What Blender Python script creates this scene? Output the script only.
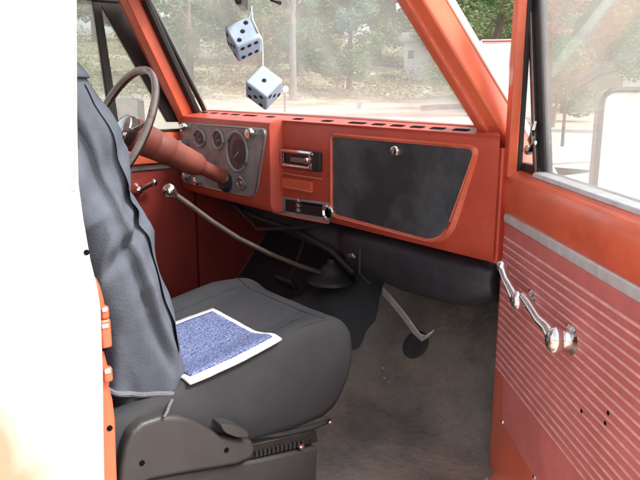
import bpy, bmesh, math, random
from mathutils import Vector, Matrix, noise as mnoise
V = Vector
R = math.radians
random.seed(7)
for o in list(bpy.data.objects):
    bpy.data.objects.remove(o)
scene = bpy.context.scene
col = scene.collection

# ------------------------------------------------------------------ camera
FPX = 686.0
CAM = V((1.92, -1.41, 1.50))
AZ = R(37.9)
PITCH = math.atan((240 - 84) / FPX)
FW = V((-math.cos(AZ) * math.cos(PITCH), math.sin(AZ) * math.cos(PITCH), -math.sin(PITCH)))
RT = V((math.sin(AZ), math.cos(AZ), 0))
UP = RT.cross(FW)
cd = bpy.data.cameras.new('camera')
cam = bpy.data.objects.new('camera', cd)
col.objects.link(cam)
cd.sensor_width = 36.0
cd.lens = 36.0 * FPX / 640.0
cd.clip_start = 0.02
cd.clip_end = 1500
cam.matrix_world = Matrix(((RT.x, UP.x, -FW.x, CAM.x), (RT.y, UP.y, -FW.y, CAM.y), (RT.z, UP.z, -FW.z, CAM.z), (0, 0, 0, 1)))
scene.camera = cam

# ------------------------------------------------------------------ sky, sun, exposure
SUN_EL, SUN_DIR = R(52), V((0.75, 0.42, 0)).normalized()
w = bpy.data.worlds.new('World')
scene.world = w
w.use_nodes = True
nt = w.node_tree
sky = nt.nodes.new('ShaderNodeTexSky')
sky.sky_type = 'NISHITA'
sky.sun_disc = False
sky.sun_elevation = SUN_EL
sky.sun_rotation = math.atan2(SUN_DIR.x, SUN_DIR.y)
sky.air_density = 1.0
sky.dust_density = 4.0
sky.ozone_density = 1.0
hs = nt.nodes.new('ShaderNodeHueSaturation')
hs.inputs['Saturation'].default_value = 0.42
bg = nt.nodes['Background']
nt.links.new(sky.outputs[0], hs.inputs['Color'])
nt.links.new(hs.outputs[0], bg.inputs['Color'])
bg.inputs['Strength'].default_value = 0.15
sl = bpy.data.lights.new('sun', 'SUN')
sl.energy = 1.5
sl.angle = R(14)
sl.color = (1.0, 0.96, 0.9)
sun = bpy.data.objects.new('sun', sl)
col.objects.link(sun)
sd = V((SUN_DIR.x * math.cos(SUN_EL), SUN_DIR.y * math.cos(SUN_EL), math.sin(SUN_EL)))
sun.rotation_euler = sd.to_track_quat('Z', 'Y').to_euler()
sun.location = sd * 50
vs = scene.view_settings
vs.view_transform = 'Standard'
vs.look = 'None'
vs.gamma = 1
vs.use_curve_mapping = False
vs.exposure = 1.5
scene.cycles.max_bounces = 10
scene.cycles.diffuse_bounces = 5
scene.cycles.transparent_max_bounces = 24
scene.cycles.sample_clamp_indirect = 6

# ------------------------------------------------------------------ pixel helpers (directions only; distance from the plane touched)
def ray(px, py):
    return FW * FPX + RT * (px - 320) + UP * (240 - py)
def P(px, py, ax, v):
    d = ray(px, py)
    t = (v - CAM[ax]) / d[ax]
    return CAM + d * t
def Pn(px, py, o, n):
    d = ray(px, py)
    t = (o - CAM).dot(n) / d.dot(n)
    return CAM + d * t
def G(px, dist):
    d = ray(px, 84); d.z = 0; d.normalize()
    return V((CAM.x + d.x * dist, CAM.y + d.y * dist, 0))

# ------------------------------------------------------------------ materials
MATS = {}
def lin(c):
    return tuple(((x / 255) / 12.92 if x / 255 <= 0.04045 else ((x / 255 + 0.055) / 1.055) ** 2.4) for x in c)
def mat(name, color, rough=0.5, metal=0.0, var=0.12, scale=8.0, bump=0.0, bscale=60.0, color2=None, c2lo=0.5, c2hi=0.65, coat=0.0, spec=0.5, rvar=0.08, detail=5.0):
    m = bpy.data.materials.new(name)
    m.use_nodes = True
    n, l = m.node_tree.nodes, m.node_tree.links
    b = n['Principled BSDF']
    tc = n.new('ShaderNodeTexCoord')
    nz = n.new('ShaderNodeTexNoise')
    nz.inputs['Scale'].default_value = scale
    nz.inputs['Detail'].default_value = detail
    nz.inputs['Roughness'].default_value = 0.65
    l.new(tc.outputs['Object'], nz.inputs['Vector'])
    mr = n.new('ShaderNodeMapRange')
    mr.inputs['From Min'].default_value = 0.3
    mr.inputs['From Max'].default_value = 0.7
    mr.inputs['To Min'].default_value = 1 - var
    mr.inputs['To Max'].default_value = 1 + var
    l.new(nz.outputs['Fac'], mr.inputs['Value'])
    mx = n.new('ShaderNodeMix'); mx.data_type = 'RGBA'; mx.blend_type = 'MULTIPLY'
    mx.inputs['Factor'].default_value = 1.0
    mx.inputs[6].default_value = (*color, 1)
    l.new(mr.outputs[0], mx.inputs[7])
    out = mx.outputs[2]
    if color2:
        nz2 = n.new('ShaderNodeTexNoise')
        nz2.inputs['Scale'].default_value = scale * 0.7
        nz2.inputs['Detail'].default_value = 8
        nz2.inputs['Roughness'].default_value = 0.7
        mp = n.new('ShaderNodeMapping')
        mp.inputs['Location'].default_value = (3.1, 7.7, 1.3)
        l.new(tc.outputs['Object'], mp.inputs['Vector'])
        l.new(mp.outputs[0], nz2.inputs['Vector'])
        r2 = n.new('ShaderNodeMapRange')
        r2.inputs['From Min'].default_value = c2lo
        r2.inputs['From Max'].default_value = c2hi
        l.new(nz2.outputs['Fac'], r2.inputs['Value'])
        m2 = n.new('ShaderNodeMix'); m2.data_type = 'RGBA'
        l.new(r2.outputs[0], m2.inputs['Factor'])
        l.new(out, m2.inputs[6])
        m2.inputs[7].default_value = (*color2, 1)
        out = m2.outputs[2]
    l.new(out, b.inputs['Base Color'])
    rr = n.new('ShaderNodeMapRange')
    rr.inputs['From Min'].default_value = 0.3
    rr.inputs['From Max'].default_value = 0.7
    rr.inputs['To Min'].default_value = max(0.02, rough - rvar)
    rr.inputs['To Max'].default_value = min(1, rough + rvar)
    l.new(nz.outputs['Fac'], rr.inputs['Value'])
    l.new(rr.outputs[0], b.inputs['Roughness'])
    b.inputs['Metallic'].default_value = metal
    b.inputs['Coat Weight'].default_value = coat
    b.inputs['Coat Roughness'].default_value = 0.15
    b.inputs['Specular IOR Level'].default_value = spec
    if bump:
        nb = n.new('ShaderNodeTexNoise')
        nb.inputs['Scale'].default_value = bscale
        nb.inputs['Detail'].default_value = 4
        l.new(tc.outputs['Object'], nb.inputs['Vector'])
        bp = n.new('ShaderNodeBump')
        bp.inputs['Strength'].default_value = bump
        bp.inputs['Distance'].default_value = 0.01
        l.new(nb.outputs['Fac'], bp.inputs['Height'])
        l.new(bp.outputs[0], b.inputs['Normal'])
    MATS[name] = m
    return m

ORANGE = (0.70, 0.135, 0.064)
mat('orange_paint', ORANGE, 0.36, 0, 0.13, 5, 0.06, 9, (0.57, 0.10, 0.05), 0.54, 0.75, 0.25, rvar=0.12)
mat('dash_paint', (0.54, 0.082, 0.047), 0.42, 0, 0.14, 6, 0.05, 12, (0.42, 0.056, 0.036), 0.5, 0.75, 0.15, rvar=0.1)
mat('bright_edge', (0.62, 0.14, 0.09), 0.4, 0, 0.25, 30)
mat('vinyl', (0.57, 0.165, 0.15), 0.5, 0, 0.12, 7, 0.12, 220, (0.48, 0.125, 0.115), 0.5, 0.7)
mat('vinyl_bead', (0.74, 0.37, 0.34), 0.45, 0, 0.2, 25)
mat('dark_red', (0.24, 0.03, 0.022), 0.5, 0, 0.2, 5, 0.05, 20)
mat('white_paint', (0.8, 0.79, 0.77), 0.35, 0, 0.03, 6, 0.02, 8, coat=0.2)
mat('seat_cloth', (0.040, 0.041, 0.046), 0.85, 0, 0.14, 7, 0.25, 900, (0.052, 0.052, 0.056), 0.45, 0.75, spec=0.25)
mat('seat_plastic', (0.05, 0.047, 0.048), 0.42, 0, 0.15, 12, 0.15, 300, rvar=0.1)
mat('seat_metal', (0.03, 0.026, 0.026), 0.45, 0.4, 0.3, 25, 0.2, 90)
mat('jacket_cloth', (0.105, 0.119, 0.148), 0.9, 0, 0.14, 9, 0.16, 220, (0.078, 0.088, 0.108), 0.42, 0.68, spec=0.15)
mat('jacket_hem', (0.15, 0.16, 0.18), 0.9, 0, 0.1, 20, 0.4, 300, spec=0.2)
mat('insert_white', (0.72, 0.73, 0.76), 0.9, 0, 0.1, 40, 0.4, 400, spec=0.2)
mat('chrome', (0.78, 0.78, 0.77), 0.14, 1.0, 0.12, 40, 0.05, 60, (0.35, 0.32, 0.3), 0.62, 0.75, rvar=0.1)
mat('dull_steel', (0.42, 0.41, 0.4), 0.38, 0.9, 0.2, 30)
mat('black_plastic', (0.02, 0.02, 0.022), 0.4, 0, 0.2, 15, rvar=0.1)
mat('rubber', (0.025, 0.024, 0.027), 0.6, 0, 0.25, 14)
mat('heater_box', (0.03, 0.03, 0.037), 0.48, 0, 0.25, 9, 0.15, 60, (0.05, 0.047, 0.045), 0.55, 0.75)
mat('hole_black', (0.004, 0.004, 0.004), 0.9, 0, 0.05, 5, spec=0.1)
mat('floor_mat', (0.165, 0.148, 0.132), 0.85, 0, 0.35, 5, 0.6, 45, (0.29, 0.235, 0.185), 0.45, 0.66, spec=0.3, detail=8)
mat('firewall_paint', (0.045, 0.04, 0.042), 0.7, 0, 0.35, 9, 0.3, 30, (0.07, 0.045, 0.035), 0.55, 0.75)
mat('column_paint', (0.27, 0.066, 0.046), 0.5, 0, 0.25, 9, 0.05, 15, (0.20, 0.075, 0.058), 0.45, 0.7)
mat('wheel_plastic', (0.48, 0.43, 0.40), 0.28, 0, 0.2, 18, 0, 10, (0.12, 0.09, 0.08), 0.55, 0.7)
mat('wheel_dark', (0.06, 0.035, 0.03), 0.4, 0, 0.2, 18)
mat('cluster_metal', (0.33, 0.34, 0.355), 0.5, 0.2, 0.2, 14, 0.08, 30, (0.16, 0.155, 0.155), 0.48, 0.75, rvar=0.14)
mat('gauge_face', (0.05, 0.042, 0.042), 0.55, 0, 0.3, 30)
mat('gauge_glass', (0.10, 0.095, 0.098), 0.3, 0, 0.2, 12, rvar=0.06)
mat('die_plush', (0.50, 0.63, 0.80), 0.95, 0, 0.06, 60, 0.35, 700, spec=0.15)
mat('die_plush_white', (0.8, 0.8, 0.79), 0.95, 0, 0.05, 60, 0.6, 350, spec=0.15)
mat('cord_white', (0.75, 0.75, 0.73), 0.8, 0, 0.1, 60)
mat('pip_black', (0.012, 0.011, 0.012), 0.8, 0, 0.1, 20)
mat('aluminium', (0.62, 0.62, 0.62), 0.5, 0.35, 0.15, 30, 0.05, 60, (0.4, 0.38, 0.36), 0.6, 0.75)
mat('strip_grey', (0.42, 0.40, 0.38), 0.55, 0.1, 0.2, 25, 0.1, 60)
mat('lever_steel', (0.15, 0.115, 0.095), 0.4, 0.5, 0.25, 20, 0.05, 60)
mat('weather_seal', (0.018, 0.016, 0.017), 0.55, 0, 0.2, 20)
mat('asphalt', (0.06, 0.058, 0.056), 0.9, 0, 0.25, 3, 0.4, 40)
mat('bark', (0.16, 0.13, 0.105), 0.9, 0, 0.3, 4, 0.8, 12)
mat('pale_bark', (0.19, 0.18, 0.165), 0.9, 0, 0.2, 3, 0.8, 12)
mat('deadwood', (0.09, 0.085, 0.085), 0.9, 0, 0.3, 4, 0.8, 12)
mat('siding', (0.46, 0.37, 0.28), 0.8, 0, 0.08, 2, 0.1, 10)
mat('seam_grey', (0.38, 0.37, 0.36), 0.7, 0, 0.1, 20)
mat('siding_joint', (0.36, 0.29, 0.22), 0.85, 0, 0.08, 2)
mat('house_white', (0.75, 0.74, 0.72), 0.7, 0, 0.06, 2)
mat('roof_grey', (0.20, 0.19, 0.19), 0.85, 0, 0.15, 2)
mat('trim_white', (0.7, 0.7, 0.68), 0.6, 0, 0.06, 3)
mat('dark_window', (0.03, 0.04, 0.055), 0.08, 0, 0.2, 2)
mat('pot_blue', (0.30, 0.38, 0.52), 0.5, 0, 0.1, 6)
mat('red_paint', (0.45, 0.05, 0.04), 0.5, 0, 0.1, 6)
mat('concrete', (0.42, 0.40, 0.37), 0.9, 0, 0.12, 3, 0.2, 20)
mat('pink_bloom', (0.36, 0.17, 0.15), 0.8, 0, 0.2, 3)

def chips(name, tone, lo=0.665):
    m = MATS[name]; n, l = m.node_tree.nodes, m.node_tree.links
    b = n['Principled BSDF']; src = b.inputs['Base Color'].links[0].from_socket
    tc = n.new('ShaderNodeTexCoord'); nz = n.new('ShaderNodeTexNoise')
    nz.inputs['Scale'].default_value = 38; nz.inputs['Detail'].default_value = 6; nz.inputs['Roughness'].default_value = 0.75
    l.new(tc.outputs['Object'], nz.inputs['Vector'])
    mr = n.new('ShaderNodeMapRange'); mr.inputs['From Min'].default_value = lo; mr.inputs['From Max'].default_value = lo + 0.03
    l.new(nz.outputs['Fac'], mr.inputs['Value'])
    mx = n.new('ShaderNodeMix'); mx.data_type = 'RGBA'
    l.new(mr.outputs[0], mx.inputs['Factor']); l.new(src, mx.inputs[6]); mx.inputs[7].default_value = (*tone, 1)
    l.new(mx.outputs[2], b.inputs['Base Color'])
chips('orange_paint', (0.30, 0.06, 0.04))
chips('dash_paint', (0.24, 0.05, 0.035))
chips('vinyl', (0.30, 0.08, 0.075), 0.66)
# blue woven patch on the seat
def weave():
    m = mat('insert_blue', (0.13, 0.17, 0.42), 0.9, 0, 0.1, 30, 0.4, 300, spec=0.2)
    n, l = m.node_tree.nodes, m.node_tree.links
    tc = n.new('ShaderNodeTexCoord')
    a = n.new('ShaderNodeTexWave'); a.inputs['Scale'].default_value = 34; a.inputs['Distortion'].default_value = 11
    a.inputs['Detail'].default_value = 3; a.inputs['Detail Scale'].default_value = 3
    l.new(tc.outputs['Object'], a.inputs['Vector'])
    cr = n.new('ShaderNodeValToRGB')
    cr.color_ramp.elements[0].position = 0.25; cr.color_ramp.elements[0].color = (0.07, 0.095, 0.24, 1)
    cr.color_ramp.elements[1].position = 0.75; cr.color_ramp.elements[1].color = (0.23, 0.27, 0.42, 1)
    l.new(a.outputs['Fac'], cr.inputs[0])
    l.new(cr.outputs[0], n['Principled BSDF'].inputs['Base Color'])
weave()

# black glove-box door: scuffed, with paler rubbed areas
def glovemat():
    m = mat('glove_black', (0.035, 0.037, 0.042), 0.36, 0, 0.25, 5, 0.1, 200, (0.11, 0.118, 0.128), 0.42, 0.70, rvar=0.14)
glovemat()

# white paint turning orange low on the cab corner
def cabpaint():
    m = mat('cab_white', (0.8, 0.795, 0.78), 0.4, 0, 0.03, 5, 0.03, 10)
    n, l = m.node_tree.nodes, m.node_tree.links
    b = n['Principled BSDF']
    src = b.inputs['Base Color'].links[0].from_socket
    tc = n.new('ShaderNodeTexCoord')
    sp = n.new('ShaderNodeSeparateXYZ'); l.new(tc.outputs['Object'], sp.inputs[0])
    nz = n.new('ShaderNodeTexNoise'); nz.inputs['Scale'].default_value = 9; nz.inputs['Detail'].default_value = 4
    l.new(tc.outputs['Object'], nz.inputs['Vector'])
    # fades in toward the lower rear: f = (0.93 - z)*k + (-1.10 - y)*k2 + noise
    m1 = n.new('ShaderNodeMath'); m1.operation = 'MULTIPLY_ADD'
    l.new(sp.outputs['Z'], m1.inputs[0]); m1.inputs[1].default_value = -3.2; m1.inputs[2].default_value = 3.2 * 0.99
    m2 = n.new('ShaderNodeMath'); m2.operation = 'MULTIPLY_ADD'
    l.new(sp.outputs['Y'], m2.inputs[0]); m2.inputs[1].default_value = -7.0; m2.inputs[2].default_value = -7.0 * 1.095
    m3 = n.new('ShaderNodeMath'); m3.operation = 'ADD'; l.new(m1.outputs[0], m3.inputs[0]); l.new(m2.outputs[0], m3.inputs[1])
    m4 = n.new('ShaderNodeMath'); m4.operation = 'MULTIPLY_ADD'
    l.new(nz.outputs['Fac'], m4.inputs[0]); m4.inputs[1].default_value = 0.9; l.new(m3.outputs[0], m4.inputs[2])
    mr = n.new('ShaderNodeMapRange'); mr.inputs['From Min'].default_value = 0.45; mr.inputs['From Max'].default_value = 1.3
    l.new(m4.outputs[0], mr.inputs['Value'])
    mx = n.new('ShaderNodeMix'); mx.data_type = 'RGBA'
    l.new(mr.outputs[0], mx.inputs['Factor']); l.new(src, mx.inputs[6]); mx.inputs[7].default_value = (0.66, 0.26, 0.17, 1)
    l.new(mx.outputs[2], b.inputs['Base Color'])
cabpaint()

def glassmat(name, dust, tint=(0.93, 0.96, 0.95), lowz=None):
    m = bpy.data.materials.new(name); m.use_nodes = True
    n, l = m.node_tree.nodes, m.node_tree.links
    n.remove(n['Principled BSDF'])
    out = n['Material Output']
    tr = n.new('ShaderNodeBsdfTransparent'); tr.inputs[0].default_value = (*tint, 1)
    gl = n.new('ShaderNodeBsdfGlossy'); gl.inputs['Roughness'].default_value = 0.02
    lw = n.new('ShaderNodeLayerWeight'); lw.inputs['Blend'].default_value = 0.5
    pw = n.new('ShaderNodeMath'); pw.operation = 'POWER'; l.new(lw.outputs['Facing'], pw.inputs[0]); pw.inputs[1].default_value = 5
    fr = n.new('ShaderNodeMath'); fr.operation = 'MULTIPLY_ADD'; l.new(pw.outputs[0], fr.inputs[0]); fr.inputs[1].default_value = 0.9; fr.inputs[2].default_value = 0.05
    mx = n.new('ShaderNodeMixShader')
    l.new(fr.outputs[0], mx.inputs[0]); l.new(tr.outputs[0], mx.inputs[1]); l.new(gl.outputs[0], mx.inputs[2])
    df = n.new('ShaderNodeBsdfDiffuse'); df.inputs[0].default_value = (0.72, 0.71, 0.68, 1)
    tl = n.new('ShaderNodeBsdfTranslucent'); tl.inputs[0].default_value = (0.72, 0.71, 0.68, 1)
    dm = n.new('ShaderNodeMixShader'); dm.inputs[0].default_value = 0.5
    l.new(df.outputs[0], dm.inputs[1]); l.new(tl.outputs[0], dm.inputs[2])
    tc = n.new('ShaderNodeTexCoord')
    nz = n.new('ShaderNodeTexNoise'); nz.inputs['Scale'].default_value = 5; nz.inputs['Detail'].default_value = 6
    l.new(tc.outputs['Object'], nz.inputs['Vector'])
    mr = n.new('ShaderNodeMapRange')
    mr.inputs['From Min'].default_value = 0.3; mr.inputs['From Max'].default_value = 0.7
    mr.inputs['To Min'].default_value = dust * 0.7; mr.inputs['To Max'].default_value = dust * 1.3
    l.new(nz.outputs['Fac'], mr.inputs['Value'])
    fac = mr.outputs[0]
    if lowz:
        z0, z1, extra = lowz
        sp = n.new('ShaderNodeSeparateXYZ'); l.new(tc.outputs['Object'], sp.inputs[0])
        m2 = n.new('ShaderNodeMapRange'); m2.inputs['From Min'].default_value = z1; m2.inputs['From Max'].default_value = z0
        m2.inputs['To Min'].default_value = 0; m2.inputs['To Max'].default_value = extra
        l.new(sp.outputs['Z'], m2.inputs['Value'])
        ad = n.new('ShaderNodeMath'); l.new(fac, ad.inputs[0]); l.new(m2.outputs[0], ad.inputs[1]); fac = ad.outputs[0]
    m3 = n.new('ShaderNodeMixShader')
    l.new(fac, m3.inputs[0]); l.new(mx.outputs[0], m3.inputs[1]); l.new(dm.outputs[0], m3.inputs[2])
    l.new(m3.outputs[0], out.inputs['Surface'])
    MATS[name] = m
glassmat('windshield_glass', 0.27, lowz=(1.37, 1.50, 0.22))
glassmat('window_glass', 0.22)
glassmat('vent_glass', 0.25)
def mirrormat():
    m = mat('mirror_glass', (0.85, 0.87, 0.88), 0.04, 1.0, 0.03, 20, rvar=0.02)
    n, l = m.node_tree.nodes, m.node_tree.links
    b = n['Principled BSDF']
    d = n.new('ShaderNodeBsdfDiffuse'); d.inputs[0].default_value = (0.8, 0.8, 0.8, 1)
    nz = n.new('ShaderNodeTexNoise'); nz.inputs['Scale'].default_value = 40; nz.inputs['Detail'].default_value = 5
    tc = n.new('ShaderNodeTexCoord'); l.new(tc.outputs['Object'], nz.inputs['Vector'])
    mr = n.new('ShaderNodeMapRange'); mr.inputs['From Min'].default_value = 0.35; mr.inputs['From Max'].default_value = 0.65
    mr.inputs['To Min'].default_value = 0.35; mr.inputs['To Max'].default_value = 0.65
    l.new(nz.outputs['Fac'], mr.inputs['Value'])
    mx = n.new('ShaderNodeMixShader'); l.new(mr.outputs[0], mx.inputs[0]); l.new(b.outputs[0], mx.inputs[1]); l.new(d.outputs[0], mx.inputs[2])
    l.new(mx.outputs[0], n['Material Output'].inputs['Surface'])
mirrormat()

def leafmat(name, c1, c2, c3):
    m = bpy.data.materials.new(name); m.use_nodes = True
    n, l = m.node_tree.nodes, m.node_tree.links
    b = n['Principled BSDF']; b.inputs['Roughness'].default_value = 0.7; b.inputs['Specular IOR Level'].default_value = 0.3
    tc = n.new('ShaderNodeTexCoord'); nz = n.new('ShaderNodeTexNoise'); nz.inputs['Scale'].default_value = 0.9; nz.inputs['Detail'].default_value = 4
    l.new(tc.outputs['Object'], nz.inputs['Vector'])
    oi = n.new('ShaderNodeObjectInfo')
    ad = n.new('ShaderNodeMath'); ad.operation = 'MULTIPLY_ADD'
    l.new(oi.outputs['Random'], ad.inputs[0]); ad.inputs[1].default_value = 0.5; l.new(nz.outputs['Fac'], ad.inputs[2])
    cr = n.new('ShaderNodeValToRGB')
    cr.color_ramp.elements[0].position = 0.45; cr.color_ramp.elements[0].color = (*c1, 1)
    cr.color_ramp.elements[1].position = 1.0; cr.color_ramp.elements[1].color = (*c3, 1)
    e = cr.color_ramp.elements.new(0.72); e.color = (*c2, 1)
    l.new(ad.outputs[0], cr.inputs[0]); l.new(cr.outputs[0], b.inputs['Base Color'])
    tl = n.new('ShaderNodeBsdfTranslucent'); l.new(cr.outputs[0], tl.inputs[0])
    mx = n.new('ShaderNodeMixShader'); mx.inputs[0].default_value = 0.3
    l.new(b.outputs[0], mx.inputs[1]); l.new(tl.outputs[0], mx.inputs[2])
    l.new(mx.outputs[0], n['Material Output'].inputs['Surface'])
    MATS[name] = m
leafmat('leaves', (0.075, 0.15, 0.055), (0.125, 0.21, 0.085), (0.22, 0.27, 0.13))
leafmat('scrub', (0.13, 0.18, 0.08), (0.21, 0.23, 0.12), (0.32, 0.27, 0.18))

# ------------------------------------------------------------------ geometry helpers: geo = (verts, faces)
def join(*gs):
    vv, ff = [], []
    for v, f in gs:
        k = len(vv); vv += v; ff += [tuple(i + k for i in q) for q in f]
    return vv, ff
def box(c, s, ex=V((1, 0, 0)), ey=V((0, 1, 0)), ez=V((0, 0, 1))):
    c = V(c)
    v = [c + ex * (s[0] / 2 * a) + ey * (s[1] / 2 * b) + ez * (s[2] / 2 * d) for a in (-1, 1) for b in (-1, 1) for d in (-1, 1)]
    return v, [(0, 1, 3, 2), (4, 6, 7, 5), (0, 4, 5, 1), (2, 3, 7, 6), (0, 2, 6, 4), (1, 5, 7, 3)]
def prism(pts, dvec):
    """polygon of 3-D points extruded by dvec"""
    n = len(pts)
    v = [V(p) for p in pts] + [V(p) + dvec for p in pts]
    f = [tuple(range(n)), tuple(range(2 * n - 1, n - 1, -1))]
    f += [(i, i + n, (i + 1) % n + n, (i + 1) % n) for i in range(n)]
    return v, f
def roundpoly(pts, r, seg=5):
    n = len(pts); out = []
    for i in range(n):
        p, a, b = V(pts[i]), V(pts[i - 1]), V(pts[(i + 1) % n])
        ri = r[i] if isinstance(r, (list, tuple)) else r
        da, db = (a - p), (b - p)
        ri = min(ri, da.length * 0.45, db.length * 0.45)
        if ri < 1e-5:
            out.append(p); continue
        s, e = p + da.normalized() * ri, p + db.normalized() * ri
        for k in range(seg + 1):
            t = k / seg
            out.append(s * (1 - t) ** 2 + p * (2 * t * (1 - t)) + e * t * t)
    return out
def frame_of(d):
    d = d.normalized()
    a = V((0, 0, 1)) if abs(d.z) < 0.9 else V((1, 0, 0))
    x = d.cross(a).normalized()
    return x, x.cross(d)
def tube(pts, r, n=10, closed=False, caps=True, flat=1.0):
    pts = [V(p) for p in pts]
    m = len(pts); v, f = [], []
    for i, p in enumerate(pts):
        if closed: d = pts[(i + 1) % m] - pts[i - 1]
        else: d = pts[min(i + 1, m - 1)] - pts[max(i - 1, 0)]
        x, y = frame_of(d)
        ri = r[i] if isinstance(r, (list, tuple)) else r
        for k in range(n):
            a = 2 * math.pi * k / n
            v.append(p + x * (math.cos(a) * ri) + y * (math.sin(a) * ri * flat))
    rng = m if closed else m - 1
    for i in range(rng):
        j = (i + 1) % m
        for k in range(n):
            f.append((i * n + k, i * n + (k + 1) % n, j * n + (k + 1) % n, j * n + k))
    if caps and not closed:
        f.append(tuple(range(n - 1, -1, -1))); f.append(tuple(range((m - 1) * n, m * n)))
    return v, f
def lathe(o, axis, prof, n=24, caps=True):
    """prof: (radius, height along axis)"""
    o = V(o); axis = V(axis).normalized(); x, y = frame_of(axis)
    v, f = [], []
    for r, h in prof:
        for k in range(n):
            a = 2 * math.pi * k / n
            v.append(o + axis * h + x * (math.cos(a) * r) + y * (math.sin(a) * r))
    for i in range(len(prof) - 1):
        for k in range(n):
            f.append((i * n + k, i * n + (k + 1) % n, (i + 1) * n + (k + 1) % n, (i + 1) * n + k))
    if caps:
        f.append(tuple(range(n - 1, -1, -1))); m = len(prof); f.append(tuple(range((m - 1) * n, m * n)))
    return v, f
def grid(fn, nu, nv, closed_u=False):
    v = [fn(i / (nu if closed_u else nu - 1), j / (nv - 1)) for j in range(nv) for i in range(nu)]
    f = []
    for j in range(nv - 1):
        for i in range(nu if closed_u else nu - 1):
            k = (i + 1) % nu
            f.append((j * nu + i, j * nu + k, (j + 1) * nu + k, (j + 1) * nu + i))
    return v, f
def ball(c, r, nu=16, nv=10):
    c = V(c); r = r if isinstance(r, (tuple, list)) else (r, r, r)
    return grid(lambda u, t: c + V((math.cos(2 * math.pi * u) * math.sin(math.pi * (0.001 + 0.998 * t)) * r[0], math.sin(2 * math.pi * u) * math.sin(math.pi * (0.001 + 0.998 * t)) * r[1], -math.cos(math.pi * (0.001 + 0.998 * t)) * r[2])), nu, nv, True)

def obj(name, geo, material, parent=None, bevel=0.0, smooth=True, seg=2, solid=0.0, sub=0, angle=35, loc=None):
    me = bpy.data.meshes.new(name)
    v, f = geo
    if loc is not None:
        v = [V(p) - V(loc) for p in v]
    me.from_pydata([tuple(p) for p in v], [], f)
    me.materials.append(MATS[material])
    bm = bmesh.new(); bm.from_mesh(me)
    bmesh.ops.recalc_face_normals(bm, faces=bm.faces)
    bm.to_mesh(me); bm.free()
    o = bpy.data.objects.new(name, me)
    col.objects.link(o)
    if loc is not None: o.location = loc
    if parent is not None:
        o.parent = parent
        if parent.parent is None and parent.type == 'EMPTY':
            o.matrix_parent_inverse = Matrix.Translation(-V(parent.location)) if loc is None else Matrix.Identity(4)
    if solid:
        md = o.modifiers.new('solid', 'SOLIDIFY'); md.thickness = solid; md.offset = 0
    if bevel:
        md = o.modifiers.new('bevel', 'BEVEL'); md.width = bevel; md.segments = seg; md.limit_method = 'ANGLE'; md.angle_limit = R(30)
        md.harden_normals = False
    if sub:
        md = o.modifiers.new('sub', 'SUBSURF'); md.levels = sub; md.render_levels = sub
    if smooth:
        me.set_sharp_from_angle(angle=R(angle if not bevel else 50))
        for p in me.polygons: p.use_smooth = True
    return o
def thing(name, label, cat, loc=(0, 0, 0), group=None):
    o = bpy.data.objects.new(name, None); col.objects.link(o)
    o.location = loc; o.empty_display_size = 0.2
    tag(o, label, cat, group)
    return o
def tag(o, label, cat, group=None):
    o['label'] = label; o['category'] = cat
    if group: o['group'] = group
    return o
def struct(name, geo, m, **k):
    o = obj(name, geo, m, **k); o['kind'] = 'structure'; return o
X, Y, Z = V((1, 0, 0)), V((0, 1, 0)), V((0, 0, 1))
def sm(a, b, t):
    t = max(0, min(1, (t - a) / (b - a))); return t * t * (3 - 2 * t)

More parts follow.
